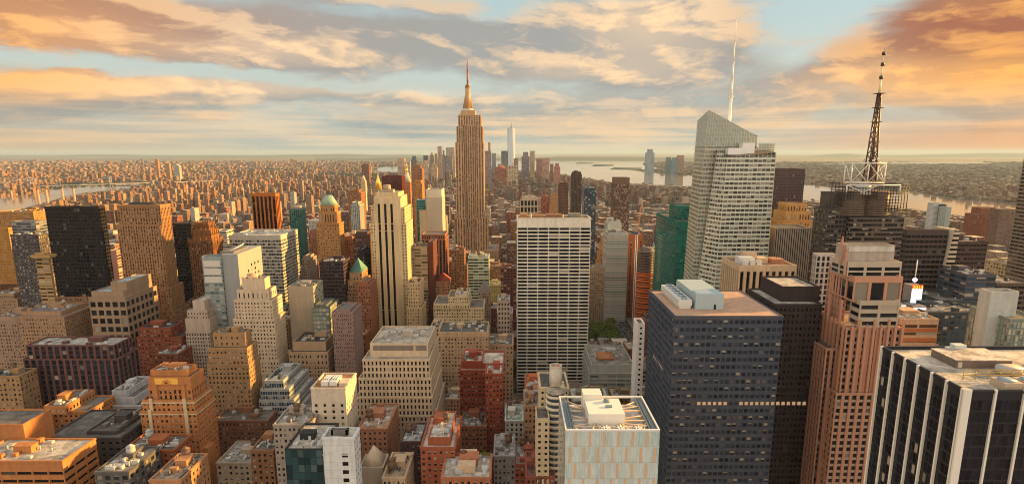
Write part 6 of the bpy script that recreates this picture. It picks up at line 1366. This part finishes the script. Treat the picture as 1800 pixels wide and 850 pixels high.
# short names for the nearby landmark buildings used in descriptions
LM=[h for h in HERO if h['name']!='x' and h['y0']<2500 and (h['u1']-h['u0'])>14]
def short(h):
    s=h['label'].split(',')[0]; 
    for cut in (' with ',' below',' behind ',' right of',' left of',' beside ',' topped',' capped',' above ',' at the ',' between ',' just ',' standing ',' near ',' peeping ',' squeezed ',' in front',' under',' carrying',' against',' tucked',' rising',' attached',' cut off',' set back',' cut by'):
        s=s.split(cut)[0]
    return ' '.join(s.split()[:6])
from collections import defaultdict
cnt=defaultdict(int); shorts=[short(h) for h in LM]
ROOFS=[((.20,.17,.15),'dark roof'),((.45,.38,.30),'pale roof'),((.30,.20,.15),'brown roof'),((.52,.47,.40),'white roof')]
near_b=sorted(buildings[:NIND],key=lambda b:b[3])
lm_c=np.array([[(h['x0']+h['x1'])/2,h['y0']] for h in LM])
for (a,x0,x1,y0,y1,h) in near_b:
    r=np.random.default_rng(int(x0*7+y0*13)&0xffffff); c,cn=PAL[r.integers(0,len(PAL))]; rc,rn=ROOFS[r.integers(0,4)]
    c=tuple(v*r.uniform(.85,1.15) for v in c)
    i=int(np.argmin((lm_c[:,0]-(x0+x1)/2)**2+((lm_c[:,1]-y0)*.7)**2)); L=LM[i]
    uc=proj((x0+x1)/2,y0,h)[0]; lc=(L['u0']+L['u1'])/2
    rel='behind' if y0>L['y1']-5 and abs(uc-lc)<(L['u1']-L['u0'])*.6 else ('in front of' if y0<L['y0']-10 and abs(uc-lc)<(L['u1']-L['u0'])*.6 else ('right of' if uc>lc else 'left of'))
    size='low' if h<32 else ('mid-height' if h<65 else 'tall')
    key=(size,cn,rel,shorts[i]); n=cnt[key]; cnt[key]+=1
    lb=f"{size} {cn} building, {rn}, {ORD[min(n,15)]+' such one ' if n else ''}{rel} the {shorts[i]}"
    lb=' '.join(lb.split()[:16])
    mb=MB(); w=[]; top,st2=lot(mb,w,x0,x1,y0,y1,h,r)
    # windows stay in the same mesh: only a few pixels each at this distance
    Wq=np.concatenate(w) if w else np.zeros((0,4,3)); mb.quads(Wq,3,rng.uniform(.001,1,len(Wq)))
    wm=wall_mat(c); rm=roof_mat(rc)
    o=mb.build('building',[wm,wm,rm,G_STD],origin=((x0+x1)/2,y0,0)); tag(o,lb,'building','buildings filling the city blocks')
    rd=random.Random(int(x0*3+y0)); clutter(o,top[0],top[1],top[2],top[3],h-1,wm,5 if y0<900 else 2,.5,rd)
# the rest of the blocks and the far districts as one mass
def tinted_mat(name,win=True):
    m,nt,b=new_mat(name); b.inputs['Roughness'].default_value=.85
    at=nt.nodes.new('ShaderNodeAttribute'); at.attribute_name='tint'; geo=nt.nodes.new('ShaderNodeNewGeometry'); pos=X(geo.outputs['Position'])
    sp=nt.nodes.new('ShaderNodeSeparateXYZ'); nt.links.new(pos.k,sp.inputs[0]); sn=nt.nodes.new('ShaderNodeSeparateXYZ'); nt.links.new(geo.outputs['Normal'],sn.inputs[0])
    ax=X.op('ABSOLUTE',X(sn.outputs[0])); s=xmix(0.0,(0,0,0),(0,0,0)) if False else None
    hcoord=X(sp.outputs[0])*(1.0-ax)+X(sp.outputs[1])*ax
    fu=X.op('FRACT',hcoord/3.4); fv=X.op('FRACT',X(sp.outputs[2])/3.6)
    win_=X.op('LESS_THAN',X.op('ABSOLUTE',fu-.5),.24)*X.op('LESS_THAN',X.op('ABSOLUTE',fv-.5),.27)*X.op('LESS_THAN',X(sn.outputs[2]),.5)
    wnz=nt.nodes.new('ShaderNodeTexWhiteNoise'); nt.links.new(xcomb(X.op('FLOOR',hcoord/3.4),X.op('FLOOR',X(sp.outputs[2])/3.6),1.0).k,wnz.inputs[0])
    wc=xmix(X.op('GREATER_THAN',X(wnz.outputs[0]),.72),(.03,.025,.025),(.36,.30,.22))
    base=X(at.outputs['Color']); nz=xnoise(pos,.08,3,.6); base=xmix(nz*.5,base,(.05,.035,.03))
    setc(b,xmix(win_*.9,base,wc)); nt.links.new((.85-win_*.6).k,b.inputs['Roughness']); return m
TM=tinted_mat('city_wall')
pal=np.array([p[0] for p in PAL]); proof=np.array([r[0] for r in ROOFS]+[(.6,.5,.4)])
def mass(name,label,B,cols,rfac=1.0,kind='stuff',cat='city blocks'):
    B=np.asarray(B); n=len(B); m=MB(); m.boxes(B); c=np.concatenate([cols]*4+[proof[rng.integers(0,5,n)]*rfac]); m.c=[np.concatenate([c,np.ones((len(c),1))],1)]
    o=m.build(name,TM,attr=False); tag(o,label,cat,None,kind); return o
rest=buildings[NIND:]
B=[];Cc=[]
for (a,x0,x1,y0,y1,h) in rest:
    c=pal[rng.integers(0,len(pal))]*rng.uniform(.8,1.2); B.append((x0,x1,y0,y1,0,h)); Cc.append(c)
    if rng.random()<.7: 
        bx,by=rng.uniform(x0,x1-5),rng.uniform(y0,y1-5); B.append((bx,bx+rng.uniform(3,6),by,by+rng.uniform(3,6),h,h+rng.uniform(2,5))); Cc.append(c*.9)
print('fill',len(buildings),'rest boxes',len(B))
# beyond: lots whose size grows with distance
FB=[];FC=[]
y=1500.
while y<16500:
    s=max(22,y*.0062); dy=s*1.25; half=.90*y+200; xs=np.arange(-half,half,s)
    if y<BLK0+80*26+9: xs=xs[(xs<-1180)|(xs>1300)]
    x=xs+rng.uniform(-.2,.2,len(xs))*s; yy=y+rng.uniform(-.3,.3,len(xs))*dy
    ok=~(inwater(x,yy)|inwater(x+s,yy)|inwater(x-s,yy+s)|inwater(x,yy-s*.8))
    # open ground and parks
    nz=np.sin(x*.0016+1.3)*np.cos(yy*.0013+.5)+np.sin(x*.0041+yy*.0031)*.5
    dens=np.where(y<4200,.93,np.where(y<8000,.72,.5)); ok&=(rng.random(len(x))<dens)&((nz<.85)|(y<3000))
    x=x[ok];yy=yy[ok];n=len(x)
    inman=(x>-1900)&(x<1500)&(yy<5400)
    low=rng.uniform(8,18,n); mid=rng.uniform(18,42,n); high=rng.uniform(40,75,n)
    p=rng.random(n); h=np.where(p<.62,low,np.where(p<.93,mid,high)); h=np.where(inman,h*1.25+4,h*.85)
    clus=(np.sin(x*.0023+yy*.0011)*np.sin(yy*.0019+2)>.62)&(rng.random(n)<.35); h=np.where(clus,h+rng.uniform(15,45,n),h)
    h=np.where((x>1400)&(yy>4000),h*.55,h)
    vtop=np.array([proj(a_,b_,c_)[1] for a_,b_,c_ in zip(x,yy,h)])
    h=np.where(vtop<278,h*.5,h)
    w=s*rng.uniform(.45,.9,n); d=dy*rng.uniform(.4,.85,n)
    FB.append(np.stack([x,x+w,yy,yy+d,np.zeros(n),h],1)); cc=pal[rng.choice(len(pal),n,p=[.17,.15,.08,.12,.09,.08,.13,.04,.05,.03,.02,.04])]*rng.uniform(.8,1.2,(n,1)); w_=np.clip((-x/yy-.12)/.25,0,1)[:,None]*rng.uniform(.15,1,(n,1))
    cc=cc*np.where((yy>5600)[:,None],.62,.75)*(1-w_)+(cc*.5+np.array([.22,.10,.03]))*w_; dist=.68+.55*(.5+.5*np.sin(x*.0031+yy*.0012+np.sin(yy*.002)*2)*np.cos(yy*.0027-x*.0009)); cc=cc*dist[:,None]; FC.append(cc)  # leftward blocks: orange brick tone plus sunset glow put into their colour
    y+=dy
FB=np.concatenate(FB);FC=np.concatenate(FC)
for it in range(6):      # low sheds along the waterfronts, so that the water stays in view
    ok=np.zeros(len(FB),bool)
    for fz in (1,.8,.6,.4):
        t=CH/(CH-FB[:,5]*fz); ok|=inwater((FB[:,0]+FB[:,1])/2*t,FB[:,2]*t)
    ok&=(rng.random(len(FB))<.93)&(FB[:,5]>5); FB[ok,5]*=.6
# keep named towers clear
keep=np.ones(len(FB),bool)
for h in HA:
    keep&=~((FB[:,0]<h[1]+2)&(FB[:,1]>h[0]-2)&(FB[:,2]<h[3]+2)&(FB[:,3]>h[2]-2))
FB=FB[keep];FC=FC[keep]
# cap heights in front of far landmarks
for h in HA:
    if h[2]>1500:
        d=FB[:,2]*CP+260*SP; ua=PU+F*FB[:,0]/d; ub=PU+F*FB[:,1]/d; s=(ub>h[4])&(ua<h[5])&(FB[:,2]<h[2])
        zc=CH+FB[:,2]*math.tan(math.atan((PV-h[7])/F)-PITCH); FB[s,5]=np.minimum(FB[s,5],np.maximum(zc[s],8))
d=FB[:,2]*CP+260*SP; ua=PU+F*FB[:,0]/d
s=(FB[:,2]<1.1*3000)
B=np.array(B); Cc=np.array(Cc)
mass('city_blocks','dense low and mid-height brick and stone buildings spreading away between the avenues',B,Cc)
q=FB[:,0]<-.33*FB[:,2]
near=FB[:,2]<5600
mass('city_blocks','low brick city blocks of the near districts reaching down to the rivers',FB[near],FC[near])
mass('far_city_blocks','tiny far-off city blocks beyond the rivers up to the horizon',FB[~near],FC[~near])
print('far boxes',len(FB))
# far-off tree cover
def woods():
    n=14000; y=rng.uniform(2600,15000,n*3)**1.0; x=rng.uniform(-1,1,n*3)*.9*y
    nz=np.sin(x*.0016+1.3)*np.cos(y*.0013+.5)+np.sin(x*.0041+y*.0031)*.5
    ok=((nz>.72)|(rng.random(n*3)<.26))&~inwater(x,y)&~inwater(x,y-60); x=x[ok][:n];y=y[ok][:n]
    # dark green bank across the right-hand river
    P=[gnd(u,v) for u,v in ((1660,346),(1800,355),(1800,340),(1700,333))]
    k=1500; a=rng.random(k); b_=rng.random(k); P=np.array(P); g=(P[0]*(1-a)[:,None]+P[1]*a[:,None])*(1-b_)[:,None]+(P[3]*(1-a)[:,None]+P[2]*a[:,None])*b_[:,None]
    x=np.concatenate([x,g[:,0]]);y=np.concatenate([y,g[:,1]])
    m=MB(); r=np.maximum(5,y*.0022)*rng.uniform(.6,1.4,len(x)); h=np.minimum(r*rng.uniform(.8,1.4,len(x)),16)
    Q=[]
    for k in range(6):
        a=rng.uniform(0,6.28,len(x)); ox=np.cos(a)*r*.6; oy=np.sin(a)*r*.6; hh=h*rng.uniform(.5,1,len(x)); ex=r*rng.uniform(.3,.7,len(x))
        cx,cy=x+ox,y+oy; t=rng.uniform(-.4,.4,len(x))
        Q.append(np.stack([np.stack([cx-ex,cy-ex*.5,hh*.0],-1),np.stack([cx+ex,cy-ex*.5+t*ex,hh*.1],-1),np.stack([cx+ex*.6,cy+ex*.5,hh],-1),np.stack([cx-ex*.6,cy+ex*.3,hh*.9],-1)],1))
    m.quads(np.concatenate(Q)); o=m.build('far_trees',flat_mat('far_foliage',(.05,.065,.02),.9,var=.5)); tag(o,'dark green tree cover dotted among the far districts and along the far river bank','woods',None,'stuff')
woods()
# small park trees right of the white slab
def tree_meshes():
    res=[]
    for s in range(4):
        r=np.random.default_rng(50+s); n=900; a=r.uniform(0,6.28,n); el=np.arccos(r.uniform(-.5,1,n)); 
        lobes=[(r.uniform(-3,3),r.uniform(-3,3),r.uniform(7,12),r.uniform(2.2,3.6)) for _ in range(9)]; P=[]
        li=r.integers(0,9,n); L=np.array(lobes)[li]; rad=L[:,3]*r.uniform(.7,1.05,n)
        c=np.stack([L[:,0]+rad*np.sin(el)*np.cos(a),L[:,1]+rad*np.sin(el)*np.sin(a),L[:,2]+rad*np.cos(el)*.8],1)
        e=r.uniform(.35,.7,n)[:,None]; u=r.normal(size=(n,3)); u/=np.linalg.norm(u,axis=1)[:,None]; v=np.cross(u,r.normal(size=(n,3))); v/=np.linalg.norm(v,axis=1)[:,None]
        q=np.stack([c-u*e-v*e,c+u*e-v*e,c+u*e+v*e,c-u*e+v*e],1); m=MB(); m.quads(q,0)
        o=m.build('crown',flat_mat('plane_leaves',(.15,.19,.035),.75,var=.5)); me=o.data; bpy.data.objects.remove(o)
        t=MB(); t.prism(0,0,.35,.22,0,7,7); 
        for k in range(4): t.beam((0,0,5),(2.4*math.cos(k*1.6),2.4*math.sin(k*1.6),9),.2)
        o=t.build('trunk',flat_mat('bark',(.09,.06,.04),.9)); tm=o.data; bpy.data.objects.remove(o); res.append((me,tm))
    return res
TMs=tree_meshes(); xg0,xg1,yg0,yg1=PARK
m=MB(); m.quads([[(xg0,yg0,.16),(xg1,yg0,.16),(xg1,yg1,.16),(xg0,yg1,.16)]]); o=struct('park_lawn',m,flat_mat('lawn',(.06,.09,.02),.95))
k=0
for iy in range(12):
    for ix in range(11):
        tx=xg0+6+ix*11.3+random.uniform(-2,2); ty=yg0+6+iy*11.8+random.uniform(-2,2)
        if 4<=iy<=8 and 3<=ix<=7 and random.random()<.7: continue
        me,tm=TMs[k%4]; s=random.uniform(.9,1.35); t=bpy.data.objects.new('park_tree',None); COL.objects.link(t); t.location=(tx,ty,.1); t.scale=(s,s,s*random.uniform(.9,1.15)); t.rotation_euler=(0,0,random.uniform(0,6.28))
        tag(t,'leafy green plane tree among the massed trees of the small park beside the white slab','tree','plane trees of the small park')
        for nme,mm in (('crown',me),('trunk',tm)):
            c=bpy.data.objects.new(nme,mm); COL.objects.link(c); c.parent=t
        k+=1
# cars on the avenue
def cars():
    cols=[(('yellow',(.75,.42,.02))),('white',(.75,.73,.7)),('black',(.02,.02,.02)),('grey',(.25,.25,.26)),('red',(.4,.03,.02))]
    gl=flat_mat('car_glass',(.02,.02,.025),.1); ty=flat_mat('tyre_rubber',(.02,.02,.02),.8); meshes={}
    m=MB(); m.frustum((-.85,.85,-1.3,1.5),(-.7,.7,-.8,1.1),.95,1.45); t=m.build('cabin',gl); cab=t.data; bpy.data.objects.remove(t)
    m=MB()
    for i in range(8):
        a0,a1=i*math.pi/4,(i+1)*math.pi/4; m.quads([[(-.12,.33*math.cos(a0),.33*math.sin(a0)),(.12,.33*math.cos(a0),.33*math.sin(a0)),(.12,.33*math.cos(a1),.33*math.sin(a1)),(-.12,.33*math.cos(a1),.33*math.sin(a1))]])
    for sx in (-.12,.12): m.mesh([(sx,.33*math.cos(i*math.pi/4),.33*math.sin(i*math.pi/4)) for i in range(8)],[tuple(range(8))])
    t=m.build('wheel',ty); wh=t.data; bpy.data.objects.remove(t)
    for nme,c in cols:
        m=MB(); m.frustum((-.92,.92,-2.3,2.3),(-.9,.9,-2.25,2.2),.3,.75); m.frustum((-.9,.9,-2.25,2.2),(-.85,.85,-2.0,2.0),.75,.95); t=m.build('body',flat_mat('car_paint_'+nme,c,.3)); meshes[nme]=t.data; bpy.data.objects.remove(t)
    rr=random.Random(4)
    for ax,ya,yb in ((168,745,1250),(-185,700,1150)):
        for lane in range(-2,2):
            y=ya+rr.uniform(0,12)
            while y<yb:
                nme=rr.choice(['yellow','yellow','white','black','grey','red']); r_=bpy.data.objects.new('car',None); COL.objects.link(r_); r_.location=(ax+3.1+lane*6.2,y,.11)
                tag(r_,f"small {nme} car driving on the {'avenue beside the park' if ax>0 else 'avenue left of the hotel block'}",'car',f"{nme} cars on the {'avenue beside the park' if ax>0 else 'avenue left of the hotel block'}")
                for n2,me in (('body',meshes[nme]),('cabin',cab)): o=bpy.data.objects.new(n2,me); COL.objects.link(o); o.parent=r_
                for wx in (-.85,.85):
                    for wy in (-1.4,1.4): o=bpy.data.objects.new('wheel',wh); COL.objects.link(o); o.parent=r_; o.location=(wx,wy,.33)
                y+=rr.uniform(9,30)
cars()
if HAZE:
    m,nt,b=new_mat('haze'); nt.nodes.remove(b); pv=nt.nodes.new('ShaderNodeVolumePrincipled'); pv.inputs['Density'].default_value=HAZE; pv.inputs['Color'].default_value=(.50,.68,.86,1); pv.inputs['Anisotropy'].default_value=.1
    nt.links.new(pv.outputs[0],nt.nodes['Material Output'].inputs['Volume'])
    q=MB(); q.box(-92000,92000,-4000,97000,-1.5,440); o=q.build('haze',m); o['kind']='stuff'; tag(o,'thin pale evening haze over the city','haze')
print('objects',len(bpy.data.objects),'windows',CTR['win'])
